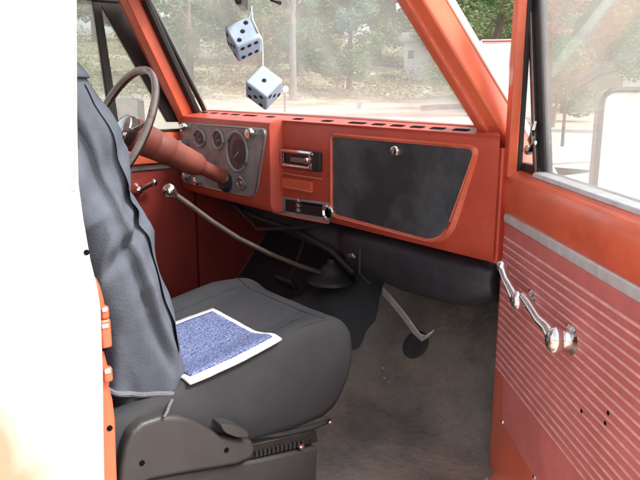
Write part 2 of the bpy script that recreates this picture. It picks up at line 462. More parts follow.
# ================================================================== SETTING
def terrain_h(x, y):
    d = math.hypot(x - CAM.x, y - CAM.y)
    front = max(0.0, (-(x - CAM.x) * math.cos(AZ) + (y - CAM.y) * math.sin(AZ)) / max(d, 1e-3))
    h = sm(45, 150, d) * 11 * (0.25 + 0.75 * front)
    h += (mnoise.noise(V((x * 0.05, y * 0.05, 0.3))) * 0.5) * sm(25, 60, d)
    return h
def build_ground():
    v, f = [], []
    rings = [0, 3, 6, 9, 12, 15, 18, 22, 26, 30, 35, 40, 46, 52, 60, 68, 78, 90, 105, 120, 140, 170, 220, 320, 500, 900]
    n = 72
    for r in rings:
        for k in range(n):
            a = 2 * math.pi * k / n
            x, y = CAM.x + r * math.cos(a), CAM.y + r * math.sin(a)
            v.append((x, y, terrain_h(x, y)))
    for i in range(len(rings) - 1):
        for k in range(n):
            f.append((i * n + k, i * n + (k + 1) % n, (i + 1) * n + (k + 1) % n, (i + 1) * n + k))
    m = mat('ground_mix', (0.44, 0.385, 0.31), 0.95, 0, 0.12, 0.5, 0.5, 6)
    nn, l = m.node_tree.nodes, m.node_tree.links
    b = nn['Principled BSDF']; src = b.inputs['Base Color'].links[0].from_socket
    tc = nn.new('ShaderNodeTexCoord')
    nz = nn.new('ShaderNodeTexNoise'); nz.inputs['Scale'].default_value = 0.22; nz.inputs['Detail'].default_value = 8; nz.inputs['Roughness'].default_value = 0.7
    l.new(tc.outputs['Object'], nz.inputs['Vector'])
    # grass takes over away from the sandy yard round the truck
    ln = nn.new('ShaderNodeVectorMath'); ln.operation = 'LENGTH'; l.new(tc.outputs['Object'], ln.inputs[0])
    dm = nn.new('ShaderNodeMapRange'); dm.inputs['From Min'].default_value = 22; dm.inputs['From Max'].default_value = 60
    dm.inputs['To Min'].default_value = -0.28; dm.inputs['To Max'].default_value = 0.10
    l.new(ln.outputs['Value'], dm.inputs['Value'])
    ad = nn.new('ShaderNodeMath'); l.new(nz.outputs['Fac'], ad.inputs[0]); l.new(dm.outputs[0], ad.inputs[1])
    mr = nn.new('ShaderNodeMapRange'); mr.inputs['From Min'].default_value = 0.46; mr.inputs['From Max'].default_value = 0.6
    l.new(ad.outputs[0], mr.inputs['Value'])
    nz2 = nn.new('ShaderNodeTexNoise'); nz2.inputs['Scale'].default_value = 1.1; nz2.inputs['Detail'].default_value = 6
    l.new(tc.outputs['Object'], nz2.inputs['Vector'])
    cr = nn.new('ShaderNodeValToRGB')
    cr.color_ramp.elements[0].position = 0.35; cr.color_ramp.elements[0].color = (0.10, 0.125, 0.05, 1)
    cr.color_ramp.elements[1].position = 0.68; cr.color_ramp.elements[1].color = (0.24, 0.22, 0.12, 1)
    l.new(nz2.outputs['Fac'], cr.inputs[0])
    mx = nn.new('ShaderNodeMix'); mx.data_type = 'RGBA'
    l.new(mr.outputs[0], mx.inputs['Factor']); l.new(src, mx.inputs[6]); l.new(cr.outputs[0], mx.inputs[7])
    l.new(mx.outputs[2], b.inputs['Base Color'])
    struct('ground', (v, f), 'ground_mix', angle=80)
build_ground()
# pale concrete street beyond the truck, with a low kerb on its far side (seen through the door window)
def street():
    a = G(525, 14); b = G(640, 14)
    n = (G(580, 24) - G(580, 14)).normalized(); t = V((n.y, -n.x, 0))
    c = G(580, 17.5)
    v = [c + t * s + n * q + Z * 0.012 for s, q in ((-4.0, -5.5), (30, -5.5), (30, 5.6), (-4.0, 5.6))]
    struct('road', (v, [(0, 1, 2, 3)]), 'concrete')
    struct('kerb', box(c + n * 5.7 + t * 13 + Z * 0.06, (0.18, 34, 0.13), n, t, Z), 'concrete', bevel=0.02)
street()

# ================================================================== PICKUP TRUCK
truck = thing('pickup_truck', 'orange and white vintage pickup truck with its passenger door swung open', 'pickup truck', (0, -0.5, 0))
T = truck

# ---- floor, tunnel, toe board, firewall, kick panels
def floor_z(x, y):
    z = 0.455
    t = max(0, 1 - abs(x - 0.0) / 0.34)
    z += 0.29 * sm(0, 1, t) * (0.55 + 0.45 * sm(-0.8, 0.1, y))
    z += 0.40 * sm(0.02, 0.50, y)
    z += 0.006 * mnoise.noise(V((x * 7, y * 7, 0))) + 0.012 * mnoise.noise(V((x * 3, y * 3, 5)))
    return z
fl = obj('floor', grid(lambda u, t: V((-0.82 + 1.69 * u, -1.5 + 2.0 * t, floor_z(-0.82 + 1.69 * u, -1.5 + 2.0 * t))), 70, 80), 'floor_mat', T, angle=80)
# rumpled edge of the mat over the tunnel side, debris beside it
q = V((0.33, -0.05, floor_z(0.33, -0.05)))
for (px_, py_), s in (((383, 368), 0.006), ((384, 378), 0.008), ((389, 382), 0.005)):
    z_ = 0.55
    for _ in range(25):
        p = P(px_, py_, 2, z_); z_ = 0.5 * z_ + 0.5 * (floor_z(p.x, p.y) + 0.004)
    bits = ball(p, (s, s * 0.7, s * 0.6), 8, 5)
    obj('carpet_tuft', bits, 'strip_grey', fl)
sill = obj('door_sill', box((0.868, -0.53, 0.40), (0.03, 1.02, 0.07)), 'orange_paint', T, bevel=0.012)
fwv, fwf = grid(lambda u, t: V((-0.84 + 1.68 * u, 0.46 + 0.02 * math.sin(u * 20), 0.72 + 0.53 * t)), 20, 8)
obj('firewall', (fwv, fwf), 'firewall_paint', T, solid=0.01)
obj('kick_panel', prism([V((0.828, 0.06, 0.42)), V((0.828, 0.47, 0.42)), V((0.828, 0.47, 1.25)), V((0.828, 0.06, 1.25))], X * 0.02), 'floor_mat', T)
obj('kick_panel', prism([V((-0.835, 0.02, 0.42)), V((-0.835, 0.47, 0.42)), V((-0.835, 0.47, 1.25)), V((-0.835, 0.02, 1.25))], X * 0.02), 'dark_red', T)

# ---- dashboard body: profile lofted along X; the driver's end stands proud as a pod
DZ = 1.386
def dash_prof(off, lift=0.0):
    return [(0.24, DZ - 0.006), (0.10, DZ + 0.001), (0.06, DZ), (0.050, DZ - 0.002), (0.0 + off * 0.4, DZ - 0.0115), (0.004 + off, DZ - 0.020), (off, DZ - 0.031), (off, 1.25), (off, 1.075 + lift),
            (off + 0.004, 1.058 + lift), (off + 0.016, 1.044 + lift), (off + 0.045, 1.040 + lift), (0.20, 1.06 + lift)]
POD = -0.05
secs = [(-0.815, POD), (-0.5, POD), (-0.135, POD), (-0.122, POD + 0.004), (-0.114, POD + 0.02), (-0.108, -0.003), (-0.10, 0.0), (0.2, 0), (0.5, 0), (0.80, 0), (0.838, 0.0)]
dv, df = [], []
for x, off in secs:
    pr = dash_prof(off)
    dv += [V((min(x, 0.838 - 0.9 * max(0.0, y)), y, z)) for y, z in pr]   # the end runs in towards the cowl
np_ = len(dash_prof(0))
for i in range(len(secs) - 1):
    for k in range(np_ - 1):
        df.append((i * np_ + k, (i + 1) * np_ + k, (i + 1) * np_ + k + 1, i * np_ + k + 1))
df.append(tuple(range(np_))); df.append(tuple(range((len(secs) - 1) * np_, len(secs) * np_)))
dash = obj('dashboard', (dv, df), 'dash_paint', T, angle=40)

obj('hinge_post', box((0.832, 0.062, 1.193), (0.018, 0.10, 0.30)), 'dash_paint', T, bevel=0.004)
# defroster slots along the top edge
slots = [(194, 198, 113), (202, 207, 113.5), (211.5, 217, 114), (222, 227.5, 114.5), (232, 239, 115), (244, 256, 116), (267, 274, 118), (294, 302.5, 119.7),
         (322.5, 332, 121.5), (349.5, 365.5, 124), (373, 384.6, 125.5), (391.5, 404, 126.7), (411, 424, 128.2), (431, 445, 129.8), (453.7, 469, 131.6)]
for a, b, yy in slots:
    yc = 0.029
    p, q = P(a, yy, 1, yc), P(b, yy, 1, yc)
    off = POD if (p.x + q.x) / 2 < -0.11 else 0.0
    e0, e1 = V((0, 0.050, DZ - 0.002)), V((0, off * 0.4, DZ - 0.0115))
    dr = (e0 - e1).normalized(); nn = V((0, -dr.z, dr.y))
    c = e1 + dr * (yc - e1.y) / dr.y + V(((p.x + q.x) / 2, 0, 0))
    hw_, hl = max(0.028, q.x - p.x) / 2, 0.010
    poly = roundpoly([c - nn * 0.003 + X * sx + dr * sy for sx, sy in ((-hw_, -hl), (hw_, -hl), (hw_, hl), (-hw_, hl))], 0.006, 3)
    obj('defroster_slot', prism(poly, nn * 0.0042), 'hole_black', dash)
# seam bead along the windshield base
obj('dash_top_trim', tube([V((-0.80, 0.075, DZ + 0.001)), V((0, 0.085, DZ + 0.001)), V((0.80, 0.075, DZ + 0.001))], 0.004, 8), 'bright_edge', dash)

# ---- glove box
def dface(px, py, off=0.0):
    return P(px, py, 1, off)
gpx = [(334, 136), (477, 148.5), (443, 243), (334, 214)]
outer = [dface(332, 132.5), dface(482, 145.5), dface(450, 248), dface(332, 218)]
inner = [dface(*p) for p in gpx]
rad = [0.015, 0.03, 0.07, 0.03]
ro = roundpoly(outer, [0.02, 0.04, 0.09, 0.04], 6); ri = roundpoly(inner, rad, 6)
def ring(o_, i_, y0, y1, yi):
    n = len(o_); v = [V((p.x, y0, p.z)) for p in o_] + [V((p.x * 0.5 + q.x * 0.5, y1, p.z * 0.5 + q.z * 0.5)) for p, q in zip(o_, i_)] + [V((q.x, yi, q.z)) for q in i_]
    f = []
    for a in range(2):
        for k in range(n):
            j = (k + 1) % n
            f.append((a * n + k, a * n + j, (a + 1) * n + j, (a + 1) * n + k))
    return v, f
obj('glove_box_bezel', ring(ro, ri, 0.001, -0.011, -0.004), 'orange_paint', dash, angle=60)
obj('glove_box_door', prism([V((p.x, -0.0015, p.z)) for p in ri], V((0, -0.004, 0))), 'glove_black', dash, bevel=0.002)
# bright line round the upper and lower lip
cen = V((sum(p.x for p in ri) / len(ri), 0, sum(p.z for p in ri) / len(ri)))
lip = [V((p.x, -0.0062, p.z)) + (V((p.x, 0, p.z)) - cen).normalized() * 0.001 for p in ri]
obj('glove_box_lip', tube(lip, 0.0028, 6, closed=True), 'bright_edge', dash)
lk = dface(396, 151, -0.006)
lock = obj('glove_box_lock', lathe(lk, -Y, [(0.0175, 0), (0.0175, 0.006), (0.014, 0.011), (0.006, 0.0125), (0.0015, 0.0125)], 24), 'chrome', dash)
# ---- instrument cluster
CY = POD - 0.004
cq = roundpoly([dface(181.5, 122, POD), dface(268, 128.5, POD), dface(257, 199, POD), dface(185, 183, POD)], [0.02, 0.03, 0.05, 0.02], 5)
clus = obj('instrument_cluster', prism([V((p.x, POD + 0.002, p.z)) for p in cq], V((0, -0.008, 0))), 'cluster_metal', dash, bevel=0.003)
CF = POD - 0.006
cc = V((sum(p.x for p in cq) / len(cq), 0, sum(p.z for p in cq) / len(cq)))
obj('cluster_rim', tube([V((cc.x + (p.x - cc.x) * 0.985, CF - 0.001, cc.z + (p.z - cc.z) * 0.97)) for p in cq], 0.0035, 6, closed=True), 'dull_steel', dash)
for px, py, rx, rz in ((200, 138, 0.046, 0.034), (218.5, 139.5, 0.040, 0.037), (237.5, 151.5, 0.074, 0.074)):
    c = dface(px, py, CF)
    n = 28
    def el(s, y):
        return [V((c.x + math.cos(2 * math.pi * k / n) * rx * s, y, c.z + math.sin(2 * math.pi * k / n) * rz * s)) for k in range(n)]
    obj('gauge_face', prism(el(0.94, CF + 0.0005), V((0, -0.0015, 0))), 'gauge_glass', dash)
    obj('gauge_ring', tube(el(1.0, CF - 0.003), 0.006, 8, closed=True), 'cluster_metal', dash)
    obj('gauge_dial', prism([p + V((0.012, 0, 0)) for p in el(0.62, CF - 0.0012)], V((0, -0.0012, 0))), 'gauge_face', dash)
    nd = math.radians(random.choice((200, 215, 160)))
    obj('gauge_needle', tube([V((c.x + 0.012, CF - 0.0035, c.z)), V((c.x + 0.012 + math.cos(nd) * rx * 0.5, CF - 0.0035, c.z + math.sin(nd) * rz * 0.5))], 0.0015, 5), 'trim_white', dash)
for px, py, r, kind in ((187.5, 127, 0.02, 0), (254.5, 133.5, 0.021, 0), (186.5, 143, 0.015, 0), (189, 176, 0.017, 0), (200, 181, 0.018, 0), (227, 180, 0.026, 1), (243, 183, 0.026, 1)):
    c = dface(px, py, CF)
    if kind == 0:
        obj('dash_knob', lathe(c, -Y, [(r * 0.6, 0), (r * 0.55, 0.012), (r, 0.016), (r, 0.028), (r * 0.75, 0.033), (r * 0.2, 0.034)], 18), 'chrome', dash)
    else:
        obj('dash_knob', lathe(c, -Y, [(r, 0), (r, 0.010), (r * 0.8, 0.014), (r * 0.72, 0.010), (r * 0.5, 0.010), (r * 0.45, 0.016), (r * 0.1, 0.017)], 20), 'dull_steel', dash)

# ---- radio, ash tray pull, heater control
def quad(pxs, y):
    return [dface(a, b, y) for a, b in pxs]
obj('radio_recess', prism(roundpoly(quad([(277, 144), (328, 150), (328, 177), (277, 169)], 0.0), 0.008, 3), V((0, -0.002, 0))), 'dash_paint', dash)
obj('radio_body', prism(roundpoly(quad([(283, 147.5), (322.5, 152), (322.5, 172), (283, 166.5)], -0.002), 0.008, 3), V((0, -0.012, 0))), 'black_plastic', dash, bevel=0.003)
obj('radio_bezel', ring(roundpoly(quad([(283.5, 148), (316.5, 152), (316.5, 170), (283.5, 166)], 0), 0.01, 4), roundpoly(quad([(288, 152), (312, 155), (312, 166.5), (288, 163)], 0), 0.006, 4), -0.014, -0.021, -0.016), 'chrome', dash, angle=60)
obj('radio_dial', prism(quad([(291, 157), (308, 159), (308, 164), (291, 161.5)], -0.014), V((0, -0.003, 0))), 'dull_steel', dash, bevel=0.001)
c = dface(309.5, 160.5, -0.014)
obj('radio_knob', lathe(c, -Y, [(0.011, 0), (0.011, 0.014), (0.009, 0.018), (0.002, 0.019)], 16), 'chrome', dash)
obj('radio_shelf', tube([dface(281, 172.5, -0.004), dface(300, 176, -0.006), dface(322, 179, -0.004)], 0.004, 8), 'bright_edge', dash)
obj('ash_tray', prism(roundpoly(quad([(284, 177), (314, 182), (313, 193), (284, 188)], 0), 0.006, 3), V((0, -0.012, 0))), 'orange_paint', dash, bevel=0.004)
obj('ash_tray_lip', tube([dface(284, 187, -0.014), dface(312, 192, -0.014)], 0.0035, 8), 'bright_edge', dash)
obj('heater_control', prism(roundpoly(quad([(273, 195), (331, 203), (331, 223), (273, 213)], 0), 0.012, 4), V((0, -0.006, 0))), 'cluster_metal', dash, bevel=0.002)
obj('heater_panel', prism(quad([(286, 199), (323, 204.5), (323, 217), (286, 211)], -0.006), V((0, -0.003, 0))), 'black_plastic', dash, bevel=0.001)
obj('heater_lip', tube([dface(277, 213, -0.008), dface(300, 218, -0.008), dface(328, 223, -0.008)], 0.004, 8), 'bright_edge', dash)
for k in range(3):
    c = dface(298.5, 201 + k * 5, -0.009)
    obj('heater_lever', lathe(c, -Y, [(0.010, 0), (0.010, 0.004), (0.006, 0.008), (0.002, 0.0085)], 12), 'chrome', dash)
obj('heater_slot', prism(quad([(302, 202), (321, 205), (321, 206.5), (302, 203.5)], -0.0088), V((0, -0.002, 0))), 'hole_black', dash)
c = dface(278.5, 202.5, -0.006)
obj('dash_knob', lathe(c, -Y, [(0.02, 0), (0.02, 0.006), (0.013, 0.012), (0.011, 0.02), (0.003, 0.021)], 18), 'chrome', dash)
c = dface(329, 212.5, -0.006)
obj('lighter_ring', lathe(c, -Y, [(0.027, 0), (0.029, 0.004), (0.027, 0.010), (0.02, 0.012), (0.016, 0.006)], 24, caps=False), 'chrome', dash)
obj('lighter_socket', lathe(c, -Y, [(0.017, 0), (0.017, 0.004), (0.002, 0.0045)], 18), 'hole_black', dash)

# ---- heater box and what hangs under the dash
hb = []
for x, zt, zb, yf in ((0.14, 1.03, 0.93, 0.05), (0.20, 1.035, 0.885, 0.03), (0.45, 1.035, 0.865, 0.02), (0.62, 1.03, 0.87, 0.02), (0.72, 1.03, 0.88, 0.03), (0.79, 1.03, 0.91, 0.06)):
    hb.append([V((x, 0.36, zb)), V((x, 0.36, zt)), V((x, yf + 0.05, zt)), V((x, yf + 0.01, zt - 0.02)), V((x, yf, zt - 0.05)), V((x, yf + 0.01, zb + 0.03)), V((x, yf + 0.04, zb))])
hv = [p for s in hb for p in s]; hn = 7
hf = [(i * hn + k, (i + 1) * hn + k, (i + 1) * hn + (k + 1) % hn, i * hn + (k + 1) % hn) for i in range(len(hb) - 1) for k in range(hn)]
hf += [tuple(range(hn)), tuple(range((len(hb) - 1) * hn, len(hb) * hn))]
hbox = obj('heater_box', (hv, hf), 'heater_box', T, bevel=0.012, seg=3)
obj('heater_seam', tube([V((0.30, 0.016, 0.985)), V((0.30, 0.014, 0.90)), V((0.31, 0.05, 0.862))], 0.005, 6), 'heater_box', hbox)
c = P(352, 256, 1, 0.02)
obj('spring_clip', join(box(c, (0.035, 0.008, 0.012)), lathe(c + V((0.008, 0, 0.004)), -Y, [(0.009, 0), (0.009, 0.008), (0.003, 0.011)], 10)), 'dull_steel', hbox, bevel=0.002)
under = obj('under_dash_duct', join(tube([V((-0.72, 0.14, 1.0)), V((-0.3, 0.12, 0.99)), V((0.05, 0.12, 0.96)), V((0.16, 0.14, 0.95))], [0.05, 0.06, 0.06, 0.05], 14)), 'firewall_paint', T)
obj('wiring_loom', tube([V((-0.6, 0.05, 1.01)), V((-0.35, 0.03, 0.985)), V((-0.1, 0.05, 0.97)), V((0.1, 0.06, 0.93)), V((0.17, 0.1, 0.86))], 0.012, 8), 'rubber', T)
obj('wiring_loom', tube([V((-0.5, 0.02, 1.02)), V((-0.28, 0.0, 0.95)), V((-0.05, 0.03, 0.99)), V((0.06, 0.02, 1.02))], 0.007, 8), 'rubber', T)
# brake booster-ish pedal box shapes in the dark footwell
ped = obj('pedal_arm', tube([V((-0.22, 0.22, 1.0)), V((-0.22, 0.16, 0.85)), V((-0.22, 0.10, 0.745))], 0.009, 8), 'seat_metal', T)
obj('pedal_pad', box((-0.22, 0.085, 0.735), (0.11, 0.02, 0.055), X, V((0, 0.8, 0.6)).normalized(), V((0, -0.6, 0.8)).normalized()), 'rubber', ped, bevel=0.006)
# dark sheet laid over the tunnel and the driver's footwell
def tcov(u, t):
    y = -0.30 + 0.75 * t
    x = -0.80 + (0.98 + 0.07 * mnoise.noise(V((t * 4, 0.5, 0))) + 0.02 * mnoise.noise(V((t * 17, 0.5, 3)))) * u
    return V((x, y, floor_z(x, y) + 0.007 + 0.004 * mnoise.noise(V((x * 15, y * 15, 1)))))
obj('dark_floor_sheet', grid(tcov, 40, 40), 'rubber', T, angle=80)
# shifter tower
tz = floor_z(0.04, 0.15)
tower = obj('shifter_boot', lathe((0.05, 0.10, tz - 0.01), Z, [(0.09, 0), (0.085, 0.012), (0.05, 0.03), (0.042, 0.04), (0.036, 0.055), (0.018, 0.07), (0.014, 0.085)], 20), 'rubber', T)
lev_px = [((170, 191), -0.10), ((186, 202), -0.085), ((213, 222), -0.06), ((238, 238), -0.04), ((270, 254), 0.0), ((300, 266), 0.02), ((322, 273), 0.035), ((338, 283), 0.05)]
lp = [P(p[0], p[1], 0, x) for p, x in lev_px] + [V((0.05, 0.10, tz + 0.07))]
lever = obj('shift_lever', tube(lp, 0.0085, 10), 'lever_steel', T)
k0 = lp[0]; kd = (lp[0] - lp[1]).normalized()
obj('shift_knob', lathe(k0 - kd * 0.018, kd, [(0.010, -0.008), (0.012, 0.0), (0.020, 0.010), (0.0225, 0.021), (0.020, 0.033), (0.013, 0.040), (0.003, 0.042)], 20), 'chrome', lever)
# pale bent strip hanging under the heater box
sp_ = [P(383, 291, 1, 0.07), P(391, 300, 1, 0.05), P(404, 316, 1, 0.02), P(414, 330, 1, 0.0), P(421, 337.5, 1, -0.005), P(428, 336, 1, 0.0), P(434, 330, 1, 0.01)]
def ribbon(pts, wvec, th):
    v, f = [], []
    m = len(pts)
    for i, p in enumerate(pts):
        d = (pts[min(i + 1, m - 1)] - pts[max(i - 1, 0)]).normalized()
        nn = d.cross(wvec).normalized()
        ww = nn.cross(d).normalized()
        wi = wvec.length
        v += [p + ww * wi + nn * th, p - ww * wi + nn * th, p - ww * wi - nn * th, p + ww * wi - nn * th]
    for i in range(m - 1):
        for k in range(4):
            f.append((i * 4 + k, i * 4 + (k + 1) % 4, i * 4 + 4 + (k + 1) % 4, i * 4 + 4 + k))
    f += [(0, 1, 2, 3), tuple((m - 1) * 4 + k for k in (3, 2, 1, 0))]
    return v, f
obj('support_strap', ribbon(sp_, V((0.010, -0.004, 0.009)), 0.002), 'strip_grey', T, bevel=0.001)
def flo(px, py):
    z_ = 0.55
    for _ in range(25):
        p = P(px, py, 2, z_); z_ = 0.5 * z_ + 0.5 * floor_z(p.x, p.y)
    return p
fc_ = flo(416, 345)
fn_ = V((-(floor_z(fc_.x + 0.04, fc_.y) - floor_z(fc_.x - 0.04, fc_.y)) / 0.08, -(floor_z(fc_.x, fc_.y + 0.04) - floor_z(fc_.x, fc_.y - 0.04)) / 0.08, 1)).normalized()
obj('strap_shadow_disc', lathe(fc_ - fn_ * 0.004, fn_, [(0.052, 0), (0.052, 0.008), (0.046, 0.012), (0.03, 0.012), (0.01, 0.011)], 24), 'firewall_paint', T)  # dark disc added to stand for the shadow under the strap

# ---- steering column and wheel
SX = -0.42
H0 = V((SX, -0.478, 1.352)); E0 = V((SX, -0.06, 1.140))
AX = (H0 - E0).normalized(); Lc = (H0 - E0).length
cs = 0.78
colm = obj('steering_column', lathe(E0, AX, [(0.029, -0.02), (0.029, 0.11), (0.034, 0.115), (0.056 * cs, 0.135), (0.060 * cs, 0.18), (0.066 * cs, 0.25), (0.0665 * cs, 0.252), (0.063 * cs, 0.256), (0.067 * cs, 0.26), (0.071 * cs, 0.32), (0.0685 * cs, 0.324), (0.072 * cs, 0.328), (0.076 * cs, 0.37), (0.077 * cs, 0.405), (0.072 * cs, 0.42), (0.05 * cs, 0.426), (0.03, 0.432), (0.028, Lc - 0.02)], 32), 'column_paint', T)
obj('column_collar', lathe(E0, AX, [(0.048, -0.03), (0.05, -0.015), (0.046, 0.0), (0.036, 0.004)], 28), 'rubber', colm)
sx_, sy_ = X, AX.cross(X).normalized()
if sy_.z < 0: sy_ = -sy_
WC = H0
RW = 0.223
rim_pts = [WC + sx_ * (math.cos(2 * math.pi * k / 64) * RW) + sy_ * (math.sin(2 * math.pi * k / 64) * RW) for k in range(64)]
rim = obj('steering_wheel', tube(rim_pts, 0.0112, 12, closed=True), 'wheel_plastic', T)
obj('rim_backing', tube([p - AX * 0.009 + (WC - p).normalized() * 0.003 for p in rim_pts], 0.0095, 10, closed=True), 'wheel_dark', rim)
hubp = WC - AX * 0.035
obj('wheel_hub', lathe(hubp, AX, [(0.05, -0.02), (0.058, 0.0), (0.055, 0.015)], 28), 'wheel_dark', rim)
obj('horn_button', lathe(hubp, AX, [(0.054, 0.012), (0.055, 0.022), (0.046, 0.031), (0.026, 0.037), (0.004, 0.039)], 28), 'chrome', rim)
for ang in (172, 8, 270):
    a = R(ang); d = sx_ * math.cos(a) + sy_ * math.sin(a)
    obj('wheel_spoke', tube([hubp + d * 0.045, WC - AX * 0.02 + d * 0.12, WC + d * (RW - 0.004)], [0.016, 0.011, 0.010], 8, flat=0.7), 'wheel_plastic', rim)
obj('turn_signal_lever', tube([H0 - AX * 0.09 + V((-0.06, 0, 0)), H0 - AX * 0.08 + V((-0.20, -0.01, 0.02))], 0.005, 8), 'chrome', colm)

# ---- A pillars, roof, header, windshield
def pillar(side):
    s = side
    base = V((0.788, 0.102, 1.335)) if s > 0 else V((-0.835, 0.0, 1.335)); d = V((-0.30, -0.665, 1.0)) if s > 0 else V((0.25, -0.60, 1.0))
    def at(z, dx, dy): return base + d * (z - 1.335) + V((s * dx, dy, 0))
    # horizontal section, dx outward, dy forward: inner-rear, jamb ridge, outer-rear, outer-front, inner-front
    sec = [(-0.045, -0.030), (-0.006, -0.044), (0.0, -0.035), (0.040, -0.030), (0.046, -0.012), (0.047, 0.058), (-0.020, 0.062), (-0.040, 0.03)]
    v = []
    zs = (1.16, 1.335, 1.5, 1.66, 1.80, 1.86)
    for z in zs: v += [at(z, a, b) for a, b in sec]
    n = len(sec); f = []
    for i in range(len(zs) - 1):
        for k in range(n): f.append((i * n + k, i * n + (k + 1) % n, (i + 1) * n + (k + 1) % n, (i + 1) * n + k))
    f += [tuple(range(n)), tuple(range((len(zs) - 1) * n, len(zs) * n))]
    pm = obj('windshield_pillar', (v, f), 'orange_paint', T, bevel=0.004, seg=2)
    # outer white skin strip with drip rail
    st = []
    for z in zs: st += [at(z, 0.048, 0.048), at(z, 0.052, 0.050), at(z, 0.054, 0.074), at(z, 0.046, 0.078), at(z, 0.042, 0.072), at(z, 0.047, 0.066)]
    f = []; n = 6
    for i in range(len(zs) - 1):
        for k in range(n): f.append((i * n + k, i * n + (k + 1) % n, (i + 1) * n + (k + 1) % n, (i + 1) * n + k))
    f += [tuple(range(n)), tuple(range((len(zs) - 1) * n, len(zs) * n))]
    obj('outer_skin', (st, f), 'white_paint', pm)
    obj('windshield_gasket', tube([at(z, -0.045, 0.045) for z in (1.36, 1.5, 1.66, 1.84)], 0.017, 8), 'weather_seal', pm)
    obj('door_seal', tube([at(z, -0.002, -0.038) for z in (1.33, 1.5, 1.66, 1.84)], 0.004, 6), 'bright_edge' if s > 0 else 'weather_seal', pm)
pillar(1); pillar(-1)
def ws(u, t):
    x = -0.80 + 1.575 * u; k = 1 - (2 * u - 1) ** 2
    xx = x * (1 - 0.14 * t)
    return V((xx, 0.075 + 0.07 * k - 0.305 * t, 1.378 + 0.46 * t))
wsd = obj('windshield', grid(ws, 33, 10), 'windshield_glass', T, angle=80)
edge = [ws(u / 32, 0) for u in range(33)] + [ws(1, t / 8) for t in range(1, 9)] + [ws(1 - u / 32, 1) for u in range(1, 33)] + [ws(0, 1 - t / 8) for t in range(1, 8)]
obj('windshield_rubber', tube(edge, 0.013, 8, closed=True), 'weather_seal', wsd)
roof = obj('roof', grid(lambda u, t: V((-0.78 + 1.56 * u, -0.24 - 1.3 * t, 1.845 + 0.05 * (1 - (2 * u - 1) ** 2) ** 0.6 * (1 - (2 * t - 1) ** 4))), 21, 14), 'white_paint', T, solid=0.025, angle=60)
obj('roof_header', box((0, -0.26, 1.828), (1.44, 0.06, 0.035)), 'orange_paint', roof, bevel=0.01)
# rear-view mirror hung from the header
mc = V((0.0, -0.235, 1.765))
mirx, miry = V((0.80, -0.60, 0)).normalized(), V((-0.60, -0.80, 0)).normalized()
mir = obj('rear_view_mirror', prism(roundpoly([mc + mirx * a + Z * b for a, b in ((-0.11, -0.035), (0.11, -0.035), (0.11, 0.03), (-0.11, 0.03))], 0.012, 4), miry * -0.02), 'black_plastic', T, bevel=0.004)
obj('mirror_face', prism(roundpoly([mc + miry * 0.001 + mirx * a + Z * b for a, b in ((-0.103, -0.029), (0.103, -0.029), (0.103, 0.024), (-0.103, 0.024))], 0.01, 4), miry * 0.002), 'mirror_glass', mir)
obj('mirror_stem', tube([mc - miry * 0.02, mc - miry * 0.04 + Z * 0.03, V((0, -0.25, 1.83))], 0.007, 8), 'dull_steel', mir)
# sun visor bracket by the mirror
obj('visor_arm', tube([P(275, -14, 1, -0.22), P(272, 0.5, 1, -0.2), P(280, 3, 1, -0.2)], 0.006, 8), 'weather_seal', T)

# ---- cab rear corner (B pillar) on the passenger side
XS = 0.872
skin_px = [(77.5, -60), (77.0, 0), (77.5, 120), (79, 185), (84, 222), (91, 262), (98, 290), (101, 310), (102.5, 350), (103.5, 380), (104, 430), (105, 480), (107, 560)]
ep = [P(a, b, 0, XS) for a, b in skin_px]
ep[0].z = 1.84; ep[-1].z = 0.42
back_y = -1.56
v, f = [], []
m_ = len(ep)
cols = [0, 0.006, 0.02, 0.06, 0.15, 0.3, 0.45, 0.5]
for p in ep:
    tumble = 0.10 * max(0, p.z - 1.34) ** 1.0 * 0
    for c_ in cols:
        y = p.y - c_ if c_ < 0.5 else back_y
        x = XS - (0.010 if c_ == 0 else 0.002 if c_ == 0.006 else 0)
        if c_ >= 0.45: x -= 0.02 if c_ == 0.45 else 0.06
        v.append(V((x, max(y, back_y), p.z)))
nc = len(cols)
for i in range(m_ - 1):
    for k in range(nc - 1):
        f.append((i * nc + k, i * nc + k + 1, (i + 1) * nc + k + 1, (i + 1) * nc + k))
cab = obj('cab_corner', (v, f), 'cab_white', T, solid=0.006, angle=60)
# raised bead along the window opening, turning in at the belt line
bx_ = [P(66.5, y_, 0, XS) for y_ in (-40, 0, 60, 120, 165, 180)] + [P(67.5, 187, 0, XS), P(70, 190, 0, XS), P(75, 190.5, 0, XS)]
obj('corner_bead', tube([p + X * 0.0015 for p in bx_], 0.0014, 6), 'seam_grey', cab)
bx2 = [P(74.3, y_, 0, XS) for y_ in (-40, 0, 60, 120, 180)]
obj('corner_bead', tube([p + X * 0.0035 for p in bx2], 0.0010, 6), 'seam_grey', cab)
c = P(86, 252, 0, XS)
obj('screw_hole', lathe(c + X * 0.002, X, [(0.0045, 0), (0.0045, 0.002), (0.001, 0.0022)], 12), 'hole_black', cab)
